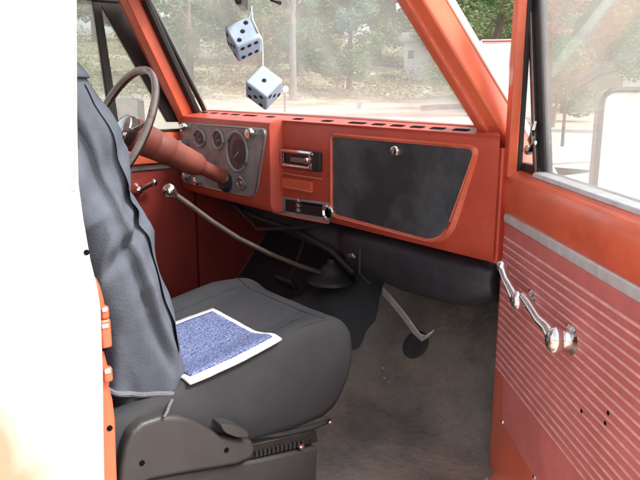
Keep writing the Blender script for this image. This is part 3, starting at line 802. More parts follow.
# recessed orange door jamb in front of the skin, with striker and fixings
XJ = 0.845
jpx = [(96, 276), (101, 286), (105, 300), (107.5, 318), (107, 345), (105, 352), (108, 364), (111, 376), (110, 388), (113.5, 400), (116, 420), (118, 480), (120, 560)]
jp = [P(a, b, 0, XJ) for a, b in jpx]; jp[-1].z = 0.42
poly = [V((XJ, p.y, p.z)) for p in jp] + [V((XJ, -1.16, 0.42)), V((XJ, -1.16, jp[0].z))]
jamb = obj('door_jamb', prism(poly, V((-0.05, 0, 0))), 'orange_paint', T, bevel=0.006)
obj('upper_jamb', prism([V((XJ - 0.01, -1.062, 1.25)), V((XJ - 0.01, -1.062, 1.84)), V((XJ - 0.01, -1.16, 1.84)), V((XJ - 0.01, -1.16, 1.25))], V((-0.05, 0, 0))), 'orange_paint', jamb, bevel=0.004)
for (a, b, w_, h_) in ((104, 312, 0.014, 0.022), (105, 333, 0.018, 0.05), (107, 374, 0.016, 0.026)):
    c = P(a, b, 0, XJ + 0.006)
    obj('door_striker', box(c, (0.016, w_, h_)), 'orange_paint', jamb, bevel=0.004)
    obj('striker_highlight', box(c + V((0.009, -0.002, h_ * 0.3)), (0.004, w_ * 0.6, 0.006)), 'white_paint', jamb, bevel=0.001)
c = P(109.5, 428, 0, XJ)
obj('screw_hole', lathe(c, X, [(0.005, 0), (0.005, 0.0022), (0.001, 0.0025)], 12), 'hole_black', jamb)
c = P(103, 345, 0, XJ + 0.002)
obj('screw_hole', box(c, (0.004, 0.008, 0.02)), 'hole_black', jamb)
# driver's side corner and the back wall with its window
obj('cab_corner', prism([V((-0.872, -1.06, 0.42)), V((-0.872, -1.06, 1.84)), V((-0.872, -1.56, 1.84)), V((-0.872, -1.56, 0.42))], X * 0.03), 'white_paint', T, bevel=0.01)
bw = []
def bwall(x0, x1, z0, z1): bw.append(box(((x0 + x1) / 2, -1.545, (z0 + z1) / 2), (x1 - x0, 0.03, z1 - z0)))
bwall(-0.82, 0.82, 0.45, 1.33); bwall(-0.82, -0.55, 1.33, 1.70); bwall(0.55, 0.82, 1.33, 1.70); bwall(-0.82, 0.82, 1.70, 1.85)
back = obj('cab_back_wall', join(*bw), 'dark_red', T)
obj('rear_window', box((0, -1.545, 1.515), (1.1, 0.006, 0.37)), 'window_glass', back)

# ---- passenger door (open)
DA = R(-34.2)
U = V((math.cos(DA), math.sin(DA), 0)); N = V((U.y, -U.x, 0))
if N.dot(CAM - V((0.855, 0.04, 0))) < 0: N = -N
HG = V((0.846, 0.030, 0))
def dw(u, n, z): return HG + U * u + N * n + Z * z
def D(px, py, off=0.0):
    p = Pn(px, py, HG + N * off, N)
    return (p - HG).dot(U), p.z
def DP(px, py, off=0.0):
    return Pn(px, py, HG + N * off, N)
DL = 1.06
# outer shell below the belt
us, zs_ = D(506, 217, 0.0)
belt = 1.285
prof = [(0.0, 0.40), (0.0, 0.47), (0.0, 1.172), (0.006, 1.19), (0.012, 1.22), (0.010, 1.25), (0.002, 1.272), (-0.016, 1.286), (-0.040, 1.290), (-0.075, 1.285), (-0.115, 1.262), (-0.135, 1.20), (-0.140, 0.9), (-0.115, 0.45), (-0.09, 0.40)]
def dloft(u0, u1, pr):
    n = len(pr); ust = [u0, u0 + 0.006, u0 + 0.02, (u0 + u1) / 2, u1 - 0.02, u1]
    v = []
    for i, u in enumerate(ust):
        k = 0.012 if i in (0, len(ust) - 1) else 0.003 if i in (1,) else 0
        v += [dw(u, (a - k if j < 8 else a), z - (k if 5 <= j <= 10 else 0)) for j, (a, z) in enumerate(pr)]
    f = []
    for i in range(len(ust) - 1):
        for k in range(n): f.append((i * n + k, i * n + (k + 1) % n, (i + 1) * n + (k + 1) % n, (i + 1) * n + k))
    f += [tuple(range(n)), tuple(range((len(ust) - 1) * n, len(ust) * n))]
    return v, f
door = obj('passenger_door', dloft(-0.028, DL, prof), 'orange_paint', T, angle=50)
# vinyl panel
vp = [D(511, 224), D(640, 301)]
zt = zs_ - 0.012
u_f = 0.012
lowc = [D(504, 421), D(536, 477)]
pan = [dw(u_f, 0, zt), dw(DL - 0.05, 0, zt), dw(DL - 0.05, 0, 0.44), dw(lowc[1][0] + 0.14, 0, 0.44), dw(lowc[1][0], 0, lowc[1][1]), dw(u_f - 0.02 + 0.008, 0, lowc[0][1])]
pan[5] = dw(lowc[0][0] + 0.004, 0, lowc[0][1] - 0.004)
obj('vinyl_panel', prism([p + N * 0.001 for p in pan], N * 0.005), 'vinyl', door, bevel=0.003)
z_top_bead = D(513, 241)[1]; z_low_bead = D(510, 372)[1]
nb = 19
z_low_bead -= 0.02
for i in range(nb):
    z = z_top_bead + (z_low_bead - z_top_bead) * i / (nb - 1)
    a = u_f + 0.010 - 0.004 * i / nb
    obj('pleat_bead', tube([dw(a, 0.0065, z), dw(a + 0.02, 0.0065, z), dw(0.5, 0.0065, z), dw(DL - 0.07, 0.0065, z)], 0.0033, 8), 'vinyl_bead', door)
    zp = z - (z_top_bead - z_low_bead) / (nb - 1) / 2
    if i < nb - 1:
        obj('pleat', tube([dw(a + 0.001, 0.004, zp), dw(a + 0.02, 0.0045, zp), dw(DL - 0.07, 0.0045, zp)], 0.0095, 8, flat=0.38) if False else prism([dw(a, 0.0055, zp - 0.0085), dw(a, 0.0085, zp - 0.004), dw(a, 0.0085, zp + 0.004), dw(a, 0.0055, zp + 0.0085)], U * (DL - 0.07 - a)), 'vinyl', door)
# chrome trim strip
obj('trim_strip', join(prism([dw(us + 0.006, 0.001, zs_ - 0.013), dw(us + 0.006, 0.007, zs_ - 0.011), dw(us + 0.006, 0.009, zs_), dw(us + 0.006, 0.007, zs_ + 0.011), dw(us + 0.006, 0.001, zs_ + 0.013)], U * (DL - 0.05))), 'aluminium', door, bevel=0.002)
for px, py in ((504.5, 421), (536.5, 476.5)):
    a, b = D(px, py)
    obj('panel_screw', lathe(dw(a + 0.004, 0.006, b), N, [(0.0065, 0), (0.006, 0.003), (0.003, 0.0045), (0.001, 0.0047)], 12), 'chrome', door)
for px, py in ((586, 411), (613, 413), (610, 423)):
    a, b = D(px, py)
    obj('screw_hole', lathe(dw(a, 0.0085, b), N, [(0.004, 0), (0.004, 0.0012), (0.001, 0.0014)], 10), 'hole_black', door)

# chrome door handle and window crank
def crank(base_px, pts, knob, name):
    b = DP(*base_px, 0.012)
    h = obj(name, lathe(b - N * 0.006, N, [(0.024, 0), (0.024, 0.006), (0.017, 0.012), (0.014, 0.028), (0.014, 0.038), (0.009, 0.043), (0.002, 0.044)], 20), 'chrome', door)
    return b, h
b, h1 = crank((517.5, 301), None, None, 'door_handle')
a0 = DP(518, 300, 0.040); a1 = DP(511, 287, 0.045); a2 = DP(506, 279, 0.050); a3 = DP(502, 266, 0.052)
def armgeo(pts, r, flat=0.6): return tube(pts, r, 12, flat=flat)
arms = []
arms.append(armgeo([a0, a1, a2, a3], [0.017, 0.014, 0.011, 0.0115], 0.8))
arms.append(ball(a3, 0.0145, 12, 8)); arms.append(ball(a0, (0.018, 0.018, 0.023), 14, 8))
bpy.data.objects.remove(h1)
h1 = obj('door_handle', join(lathe(a0 - N * 0.036, N, [(0.026, 0), (0.026, 0.006), (0.018, 0.012), (0.015, 0.03), (0.012, 0.036)], 20), *arms), 'chrome', door)
b, h2 = crank((557, 346), None, None, 'window_crank')
bpy.data.objects.remove(h2)
a0 = DP(556, 340, 0.040); a1 = DP(549, 328, 0.044); a2 = DP(540, 320, 0.050); a3 = DP(531, 306, 0.055); a4 = DP(524, 296, 0.056)
h2 = obj('window_crank', join(lathe(a0 - N * 0.036, N, [(0.030, 0), (0.030, 0.006), (0.021, 0.012), (0.018, 0.03), (0.015, 0.036)], 20), ball(a0, (0.022, 0.022, 0.028), 14, 8), armgeo([a0, a1, a2, a3, a4], [0.020, 0.0155, 0.0125, 0.0115, 0.0115], 0.8)), 'chrome', door)
obj('crank_knob', lathe(a4 - N * 0.008, N, [(0.006, 0), (0.009, 0.006), (0.010, 0.02), (0.013, 0.034), (0.011, 0.044), (0.003, 0.047)], 16), 'chrome', h2) if False else None

# window frame: front post, vent post, glass, belt strip
GO = -0.045      # glass plane depth behind the inner face
zb_ = 1.27
def dpt(px, py, off): 
    return DP(px, py, off)
f0 = D(512, 160, GO); f1 = D(511, -30, GO)
# front post (orange inner, dark seal beside it)
ztop = 1.80
def lean(u, z): return u + (f1[0] - f0[0]) / (f1[1] - f0[1]) * (z - f0[1])
uo = D(508.5, 120, GO)[0]
fr = []
def post(u0, u1, n0, n1, m_, name, z0=zb_, z1=ztop, par=None, lf=None, bev=0.003):
    lf = lf or (lambda u, z: u)
    pts0 = [dw(lf(u0, z0), n0, z0), dw(lf(u1, z0), n0, z0), dw(lf(u1, z0), n1, z0), dw(lf(u0, z0), n1, z0)]
    pts1 = [dw(lf(u0, z1), n0, z1), dw(lf(u1, z1), n0, z1), dw(lf(u1, z1), n1, z1), dw(lf(u0, z1), n1, z1)]
    return obj(name, (pts0 + pts1, [(0, 3, 2, 1), (4, 5, 6, 7), (0, 1, 5, 4), (1, 2, 6, 5), (2, 3, 7, 6), (3, 0, 4, 7)]), m_, par or door, bevel=bev)
def upx(px, py, off=GO): return D(px, py, off)[0]
# pixel columns at y=80: orange 507-519, dark 519-527, vent glass 527-537, post 537-545
pA, pB, pC, pD, pE = (upx(507.5, 80), upx(518, 80), upx(526.5, 80), upx(536, 80), upx(545.5, 80))
pA, pC = -0.022, -0.012
post(pA, 0.014, -0.018, 0.006, 'orange_paint', 'window_frame')
post(-0.016, 0.012, -0.032, -0.0185, 'weather_seal', 'vent_seal')
pDl, pEl = upx(538, 140), upx(547.5, 140)
slope = (upx(534, 10) - upx(538.5, 140)) / (D(534, 10, GO)[1] - D(538.5, 140, GO)[1])
vl = lambda u, z: u + slope * (z - D(538.5, 140, GO)[1])
post(pDl, pDl + (pEl - pDl) * 0.45, GO - 0.014, GO + 0.016, 'weather_seal', 'vent_post', lf=vl)
post(pDl + (pEl - pDl) * 0.45 + 0.001, pEl, GO - 0.012, GO + 0.010, 'rubber', 'glass_run', lf=vl)
post(pDl + (pEl - pDl) * 0.30, pDl + (pEl - pDl) * 0.5, GO + 0.0165, GO + 0.0185, 'dull_steel', 'vent_post_trim', lf=vl, bev=0.0005)
obj('vent_glass', prism([dw(pC, GO, zb_), dw(pDl, GO, zb_), dw(vl(pDl, ztop), GO, ztop), dw(pC, GO, ztop)], N * 0.005), 'vent_glass', door)
obj('door_glass', prism([dw(pEl - 0.002, GO - 0.002, zb_ - 0.03), dw(DL - 0.06, GO - 0.002, zb_ - 0.03), dw(DL - 0.10, GO - 0.002, ztop - 0.01), dw(vl(pEl, ztop), GO - 0.002, ztop - 0.01)], N * 0.005), 'window_glass', door)
post(DL - 0.075, DL - 0.03, GO - 0.03, GO + 0.02, 'dark_red', 'window_frame')
obj('window_frame', prism([dw(pA, GO - 0.03, ztop), dw(pA, GO + 0.022, ztop), dw(pA, GO + 0.022, ztop + 0.03), dw(pA, GO - 0.03, ztop + 0.03)], U * (DL - 0.03 - pA)), 'dark_red', door, bevel=0.004)
# bright belt weatherstrip beside the glass
obj('belt_strip', prism([dw(pEl - 0.005, GO + 0.005, 1.286), dw(pEl - 0.005, GO + 0.030, 1.286), dw(pEl - 0.005, GO + 0.027, 1.296), dw(pEl - 0.005, GO + 0.006, 1.301)], U * (DL - 0.1 - pEl)), 'aluminium', door, bevel=0.002)
obj('belt_strip', prism([dw(pEl - 0.005, GO - 0.006, 1.288), dw(pEl - 0.005, GO - 0.024, 1.286), dw(pEl - 0.005, GO - 0.022, 1.297), dw(pEl - 0.005, GO - 0.007, 1.298)], U * (DL - 0.1 - pEl)), 'weather_seal', door, bevel=0.002)
# vent latch
c = DP(534, 138, GO + 0.02)
lt = obj('vent_latch', join(lathe(DP(531.5, 150, GO + 0.004), N, [(0.012, 0), (0.012, 0.012), (0.007, 0.018)], 14), tube([DP(531, 150, GO + 0.016), DP(530.5, 140, GO + 0.022), DP(533, 129, GO + 0.024), DP(535.5, 121, GO + 0.02)], [0.007, 0.008, 0.007, 0.005], 10), ball(DP(535.5, 143, GO + 0.02), 0.007, 10, 6)), 'chrome', door)
obj('vent_base', prism([dw(-0.012, GO - 0.01, 1.287), dw(pEl, GO - 0.01, 1.287), dw(pEl, GO - 0.01, 1.310), dw(-0.012, GO - 0.01, 1.306)], N * 0.026), 'weather_seal', door, bevel=0.004)
# outside mirror on the door, facing back along it
best = min((abs((lambda d: 320 + FPX * d.dot(RT) / d.dot(FW))(dw(k_ * 0.005, -0.135, 1.40) - CAM) - 599), k_ * 0.005) for k_ in range(0, 140))
um = best[1]
def mdw(a, n, z):                       # a outward from the door, n along the mirror's facing
    t_ = R(-6); oo = dw(um, -0.135, 0)
    av = -N * math.cos(t_) + U * math.sin(t_); nv = U * math.cos(t_) + N * math.sin(t_)
    return oo + av * a + nv * n + Z * z
dd_ = (dw(um, -0.135, 1.40) - CAM).dot(FW)
zhi = Pn(618, 89, mdw(0, 0, 1.4), (mdw(0, 1, 0) - mdw(0, 0, 0))).z
zlo = zhi - 0.27; mw = 0.17
nvv = (mdw(0, 1, 0) - mdw(0, 0, 0))
mq = roundpoly([mdw(0, 0, zlo), mdw(0, 0, zhi), mdw(mw, 0, zhi), mdw(mw, 0, zlo)], 0.035, 7)
dmir = obj('door_mirror', prism(mq, nvv * -0.03), 'dull_steel', door, bevel=0.008)
mcn = mdw(mw / 2, 0, (zlo + zhi) / 2)
obj('mirror_face', prism([mcn + (p - mcn) * 0.955 + nvv * 0.001 for p in mq], nvv * 0.002), 'mirror_glass', door)
obj('mirror_rim', tube([mcn + (p - mcn) * 0.985 + nvv * 0.002 for p in mq], 0.0065, 8, closed=True), 'seat_metal', door)
obj('mirror_arm', tube([mdw(mw / 2, -0.03, zlo + 0.05), mdw(mw / 2, -0.04, zlo - 0.02), dw(um, -0.13, 1.16)], 0.009, 8), 'dull_steel', door)

# ---- driver's door (closed)
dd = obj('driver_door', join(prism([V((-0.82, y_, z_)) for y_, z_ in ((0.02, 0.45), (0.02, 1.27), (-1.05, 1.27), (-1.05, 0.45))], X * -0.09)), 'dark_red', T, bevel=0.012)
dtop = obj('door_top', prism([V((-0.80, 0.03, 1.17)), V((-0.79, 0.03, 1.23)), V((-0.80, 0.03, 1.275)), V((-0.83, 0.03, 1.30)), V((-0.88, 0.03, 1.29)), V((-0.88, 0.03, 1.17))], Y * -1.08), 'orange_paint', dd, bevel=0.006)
obj('trim_strip', box((-0.8165, -0.5, 1.155), (0.006, 0.98, 0.022)), 'dull_steel', dd, bevel=0.002)
obj('window_sill_rubber', box((-0.845, -0.5, 1.303), (0.03, 1.02, 0.014)), 'weather_seal', dd, bevel=0.003)
# driver window: vent post, frame along the pillar
XG = -0.842
def dg(px, py): return P(px, py, 0, XG)
def strip(pa, pb, wpx, m_, name, th=0.02):
    (a, b), (c2, d2) = pa, pb
    q = [dg(a - wpx / 2, b), dg(a + wpx / 2, b), dg(c2 + wpx / 2, d2), dg(c2 - wpx / 2, d2)]
    return obj(name, prism([p - X * th / 2 for p in q], X * th), m_, dd, bevel=0.003)
strip((92.5, -20), (114, 124), 8.5, 'weather_seal', 'vent_post')
# frame following the pillar
fq = [dg(97, 6), dg(113, 0), dg(128, 0), dg(175, 95), dg(172, 124), dg(164, 118)]
obj('window_frame', prism([p - X * 0.01 for p in [dg(90, -12), dg(118, -12), dg(186, 122), dg(166.5, 122)]], X * 0.02), 'weather_seal', dd, bevel=0.003)
obj('window_frame', box((XG, -0.66, 1.83), (0.03, 0.86, 0.03)), 'weather_seal', dd, bevel=0.004)
obj('window_frame', box((XG, -1.03, 1.56), (0.03, 0.03, 0.52)), 'weather_seal', dd, bevel=0.004)
gl0 = dg(168, 122)
obj('door_glass', prism([V((XG, -1.02, 1.30)), V((XG, -1.02, 1.82)), V((XG, -0.28, 1.82)), V((XG, 0.0, 1.31))], X * 0.004), 'window_glass', dd)
# handles on the driver's door
XD = -0.82
def crank2(p0, p1, nm):
    a, b = P(*p0, 0, XD + 0.03), P(*p1, 0, XD + 0.05)
    return obj(nm, join(lathe(V((XD + 0.0, a.y, a.z)), X, [(0.026, 0), (0.024, 0.01), (0.016, 0.02), (0.014, 0.04), (0.003, 0.045)], 16), tube([a, (a + b) / 2 + X * 0.004, b], [0.014, 0.010, 0.011], 10), ball(b, 0.015, 10, 8)), 'chrome', dd)
crank2((139, 190), (154, 182.5), 'window_crank')
# driver-side outside mirror seen under the wheel rim
dmp = P(123, 112, 0, -1.02)
m2 = obj('door_mirror', prism(roundpoly([dmp + V((0.03 * a - 0.0, -0.10 * a * 0 , 0)) + V((0.09 * a, 0.02 * a, 0.06 * b)) for a, b in ((-1, -1), (1, -1), (1, 1), (-1, 1))], 0.02, 4), V((0, 0.03, 0))), 'dull_steel', dd, bevel=0.005)

# ---- hood, cowl, fenders, bed (outside of the cab)
def hoodf(u, t):
    x = -0.80 + 1.6 * u
    return V((x, 0.24 + 1.25 * t, 1.285 - 0.10 * t ** 1.5 + 0.02 * (1 - (2 * u - 1) ** 2)))
obj('hood', grid(hoodf, 17, 12), 'white_paint', T, solid=0.01, angle=80)
obj('cowl', prism([V((-0.80, 0.15, 1.345)), V((-0.80, 0.24, 1.30)), V((-0.80, 0.24, 1.27)), V((-0.80, 0.15, 1.27))], X * 1.42), 'white_paint', T, bevel=0.01)
for s in (-1, 1):
    fp = []
    out = [(0.09, 0.45), (0.09, 1.26), (0.6, 1.25), (1.3, 1.17), (1.55, 1.05), (1.58, 0.62), (1.35, 0.56)]
    for k in range(11):
        a = math.pi * k / 10
        out.append((0.92 + 0.43 * math.cos(a), 0.50 + 0.40 * math.sin(a)))
    out.append((0.49, 0.45))
    fe = obj('fender', prism([V((s * 0.90, y_, z_)) for y_, z_ in out], V((-s * 0.045, 0, 0))), 'white_paint', T, bevel=0.015, seg=3)
    for yy, nm in ((0.92, 'front_wheel'), (-2.35, 'rear_wheel')):
        wl = obj('wheel', lathe((s * 0.90, yy, 0.37), X * -s, [(0.20, 0.0), (0.24, -0.01), (0.34, 0.0), (0.37, 0.03), (0.37, 0.17), (0.34, 0.20), (0.2, 0.2)], 36), 'rubber', T)
        obj('wheel_rim', lathe((s * 0.905, yy, 0.37), X * -s, [(0.20, 0.0), (0.19, 0.03), (0.10, 0.02), (0.07, -0.01), (0.02, -0.015)], 28), 'white_paint', wl)
obj('grille', box((0, 1.52, 0.92), (1.6, 0.06, 0.36)), 'dull_steel', T, bevel=0.02)
obj('front_bumper', box((0, 1.64, 0.55), (1.9, 0.08, 0.16)), 'chrome', T, bevel=0.03)
for s in (-1, 1):
    out = [(-1.62, 0.45), (-1.62, 1.22), (-3.9, 1.22), (-3.9, 0.5), (-2.80, 0.5)]
    for k in range(11):
        a = math.pi - math.pi * k / 10
        out.append((-2.35 + 0.43 * math.cos(a), 0.47 + 0.41 * math.sin(a)))
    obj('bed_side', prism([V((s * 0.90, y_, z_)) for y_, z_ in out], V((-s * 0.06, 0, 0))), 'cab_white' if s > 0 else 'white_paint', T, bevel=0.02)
obj('bed_floor', box((0, -2.76, 0.68), (1.68, 2.26, 0.06)), 'orange_paint', T)
obj('bed_front_panel', box((0, -1.65, 0.95), (1.66, 0.04, 0.48)), 'orange_paint', T, bevel=0.01)
obj('tailgate', box((0, -3.88, 0.94), (1.66, 0.05, 0.50)), 'orange_paint', T, bevel=0.01)
obj('chassis_frame', join(box((0.42, -1.2, 0.32), (0.08, 5.2, 0.14)), box((-0.42, -1.2, 0.32), (0.08, 5.2, 0.14)), box((0, -2.35, 0.37), (1.6, 0.1, 0.1)), box((0, 0.92, 0.37), (1.6, 0.1, 0.1))), 'firewall_paint', T)

# ---- seat
SC = 0.375; SW = 0.245
def ztop_s(x, y):
    u = (x - SC) / SW
    z = 0.905 + 0.19 * min(0, y + 0.43)
    bol = (0.005 if u > 0 else 0.024) * math.exp(-((abs(u) - 0.83) / 0.16) ** 2)
    dip = -0.016 * sm(0.95, 0.45, abs(u))
    if y > -0.47: bol *= 1 - 0.4 * sm(-0.47, -0.36, y)
    return z + bol + dip * sm(-0.34, -0.46, y)
def cushion():
    nu, prof = 33, []
    v, f = [], []
    npf = None
    for i in range(nu):
        u = -1 + 2 * i / (nu - 1)
        ex = abs(u)
        inset = 0.0
        if ex > 0.86: inset = 1 - math.sqrt(max(0, 1 - ((ex - 0.86) / 0.14) ** 2))
        x = SC + SW * (u if ex < 0.999 else math.copysign(1.0, u))
        loop = []
        # top from the back to the front
        for k in range(15):
            y = -0.97 + (0.61) * k / 14
            loop.append((y, ztop_s(x, y)))
        zf = ztop_s(x, -0.36)
        # front roll
        for k in range(1, 9):
            a = k / 8 * math.pi / 2
            loop.append((-0.36 + 0.085 * math.sin(a), zf - 0.075 * (1 - math.cos(a))))
        for y, z in ((-0.272, 0.80), (-0.276, 0.765), (-0.290, 0.72), (-0.312, 0.68), (-0.338, 0.65), (-0.375, 0.635), (-0.45, 0.632), (-0.7, 0.64), (-0.97, 0.65), (-0.985, 0.75)):
            loop.append((y, z))
        cy, cz = -0.64, 0.765
        for y, z in loop:
            yy = cy + (y - cy) * (1 - 0.07 * inset); zz = cz + (z - cz) * (1 - 0.24 * inset)
            wr = 0.0025 * mnoise.noise(V((x * 14, y * 9, z * 9)))
            v.append(V((x + 0.004 * mnoise.noise(V((y * 6, z * 6, u))), yy, zz + wr)))
        npf = len(loop)
    for i in range(nu - 1):
        for k in range(npf):
            f.append((i * npf + k, i * npf + (k + 1) % npf, (i + 1) * npf + (k + 1) % npf, (i + 1) * npf + k))
    f += [tuple(range(npf)), tuple(range((nu - 1) * npf, nu * npf))]
    return v, f
seat = obj('seat', cushion(), 'seat_cloth', T, angle=70)
# seams where bolster and centre meet
for s in (-1, 1):
    pts = []
    for k in range(12):
        y = -0.90 + 0.52 * k / 11
        x = SC + s * SW * 0.66
        pts.append(V((x, y, ztop_s(x, y) + 0.0005)))
    obj('cushion_seam', tube(pts, 0.0016, 6), 'seat_cloth', seat)
pts = [V((SC + SW * 0.66 * (-1 + 2 * k / 10), -0.425 - 0.02 * math.cos(math.pi * (-1 + 2 * k / 10) / 2) * 0, ztop_s(SC + SW * 0.66 * (-1 + 2 * k / 10), -0.425) + 0.0005)) for k in range(11)]
pip_ = []
for k in range(24):
    y = -0.93 + 0.565 * k / 23; x = SC + SW * 0.90
    pip_.append(V((x, y, ztop_s(x, y) - 0.003)))
obj('cushion_piping', tube(pip_, 0.0035, 8), 'seat_cloth', seat)
pf_ = [V((SC + SW * (-0.9 + 1.8 * k / 20), -0.365, ztop_s(SC + SW * (-0.9 + 1.8 * k / 20), -0.365) - 0.001)) for k in range(21)]
obj('cushion_piping', tube(pf_, 0.003, 8), 'seat_cloth', seat)
# blue patch with white border, lying in the seat centre
def patchpoint(px, py):
    z = 0.88
    for _ in range(6):
        p = P(px, py, 2, z); z = ztop_s(p.x, p.y)
    return P(px, py, 2, z + 0.004)
cor = [patchpoint(213, 308), patchpoint(282, 338.5), patchpoint(190, 384), patchpoint(120, 330)]
def bil(u, t, e=0.004):
    p = cor[0] * (1 - u) * (1 - t) + cor[1] * u * (1 - t) + cor[2] * u * t + cor[3] * (1 - u) * t
    bulge = 0.012 * math.sin(math.pi * t) * (u - 0.3)
    x, y = p.x + bulge, p.y
    return V((x, y, ztop_s(x, y) + e + 0.0015 * mnoise.noise(V((x * 30, y * 30, 0)))))
obj('seat_patch_border', grid(lambda u, t: bil(u, t, 0.004), 24, 24), 'insert_white', seat, solid=0.004, angle=80)
obj('seat_patch', grid(lambda u, t: bil(0.07 + 0.86 * u, 0.055 + 0.89 * t, 0.0075), 24, 24), 'insert_blue', seat, solid=0.003, angle=80)
# backrest
def brest(u, t):
    a = 2 * math.pi * u
    ca, sa = math.cos(a), math.sin(a)
    z = 0.80 + 0.70 * t
    yf = -0.80 - 0.14 * sm(0.1, 1.0, t)
    k = math.sqrt(max(0.02, 1 - max(0, (t - 0.82) / 0.18) ** 2))
    hx = 0.205 * (0.6 + 0.4 * k); hy = 0.062 * k
    return V((SC + math.copysign(abs(ca) ** 0.55, ca) * hx, yf - 0.06 + math.copysign(abs(sa) ** 0.6, sa) * hy, z))
bv, bf = grid(brest, 32, 14, True)
bf.append(tuple(range(31, -1, -1))); bf.append(tuple(range(13 * 32, 14 * 32)))
obj('backrest', (bv, bf), 'seat_cloth', seat, angle=70)
# recliner cover, lever, rail, base on the near side
XR = 0.650
rp = [(118, 500), (121, 470), (125, 448), (131, 433), (143, 423), (160, 417.5), (178, 416.5), (194, 421), (208, 429), (222, 437), (240, 440), (253, 441), (256, 450), (252, 459), (238, 465), (210, 470), (180, 475), (150, 481)]
rpts = [P(a, b, 0, XR) for a, b in rp]
obj('recliner_cover', prism(rpts, X * -0.045), 'seat_plastic', seat, bevel=0.010, seg=4)
for px, py in ((142, 463), (226.5, 450)):
    c = P(px, py, 0, XR)
    obj('cover_screw', lathe(c, X, [(0.0065, 0), (0.006, 0.002), (0.0015, 0.0022)], 12), 'hole_black', seat)
lv = [P(220, 424.5, 0, XR + 0.012), P(232, 425, 0, XR + 0.012), P(246, 430, 0, XR + 0.012), P(250, 437, 0, XR + 0.012), P(238, 438, 0, XR + 0.012), P(225, 433, 0, XR + 0.012)]
obj('recliner_lever', prism(roundpoly(lv, 0.02, 3), X * -0.05), 'seat_plastic', seat, bevel=0.007, seg=3)
obj('seat_pan_edge', tube([P(250, 437, 0, 0.60), P(285, 434, 0, 0.60), P(312, 427, 0, 0.60), P(329, 421, 0, 0.60)], [0.010, 0.010, 0.009, 0.006], 8), 'rubber', seat)
rq = [P(240, 447, 0, 0.622), P(316, 431, 0, 0.622), P(318, 442, 0, 0.622), P(240, 462, 0, 0.622)]
rail = obj('seat_rail', prism(rq, X * -0.03), 'seat_metal', seat, bevel=0.002)
for k in range(12):
    px = 256 + k * 4.2
    py = 453.5 - k * 0.95
    c = P(px, py, 0, 0.624)
    obj('rail_tooth', box(c, (0.008, 0.006, 0.016)), 'rubber', seat)
c = P(301, 446, 0, 0.627)
obj('rail_bolt', lathe(c, X, [(0.008, 0), (0.008, 0.005), (0.003, 0.007)], 10), 'chrome', seat)
c = P(329.5, 421, 0, 0.61)
obj('rail_bolt', lathe(c, X, [(0.007, 0), (0.007, 0.006), (0.003, 0.008)], 10), 'chrome', seat)
bq = [P(240, 464, 0, 0.63), P(318, 447, 0, 0.63)]
obj('seat_base', prism([bq[0], bq[1], V((0.63, bq[1].y - 0.005, 0.455)), V((0.63, -1.02, 0.455)), V((0.63, -1.02, bq[0].z + 0.075))], X * -0.50), 'seat_plastic', seat, bevel=0.008)

# driver's seat: the same seat, set back behind the wheel
ds = seat.copy(); col.objects.link(ds); ds.parent = T
ds.location = (-0.79, -0.16, 0)
for ch in [c for c in seat.children if not c.name.startswith(('seat_patch',))]:
    d_ = ch.copy(); col.objects.link(d_); d_.parent = ds
ds['label'] = 'driver seat in plain grey cloth set further back'
seat['label'] = 'dark grey cloth passenger seat with blue patch'

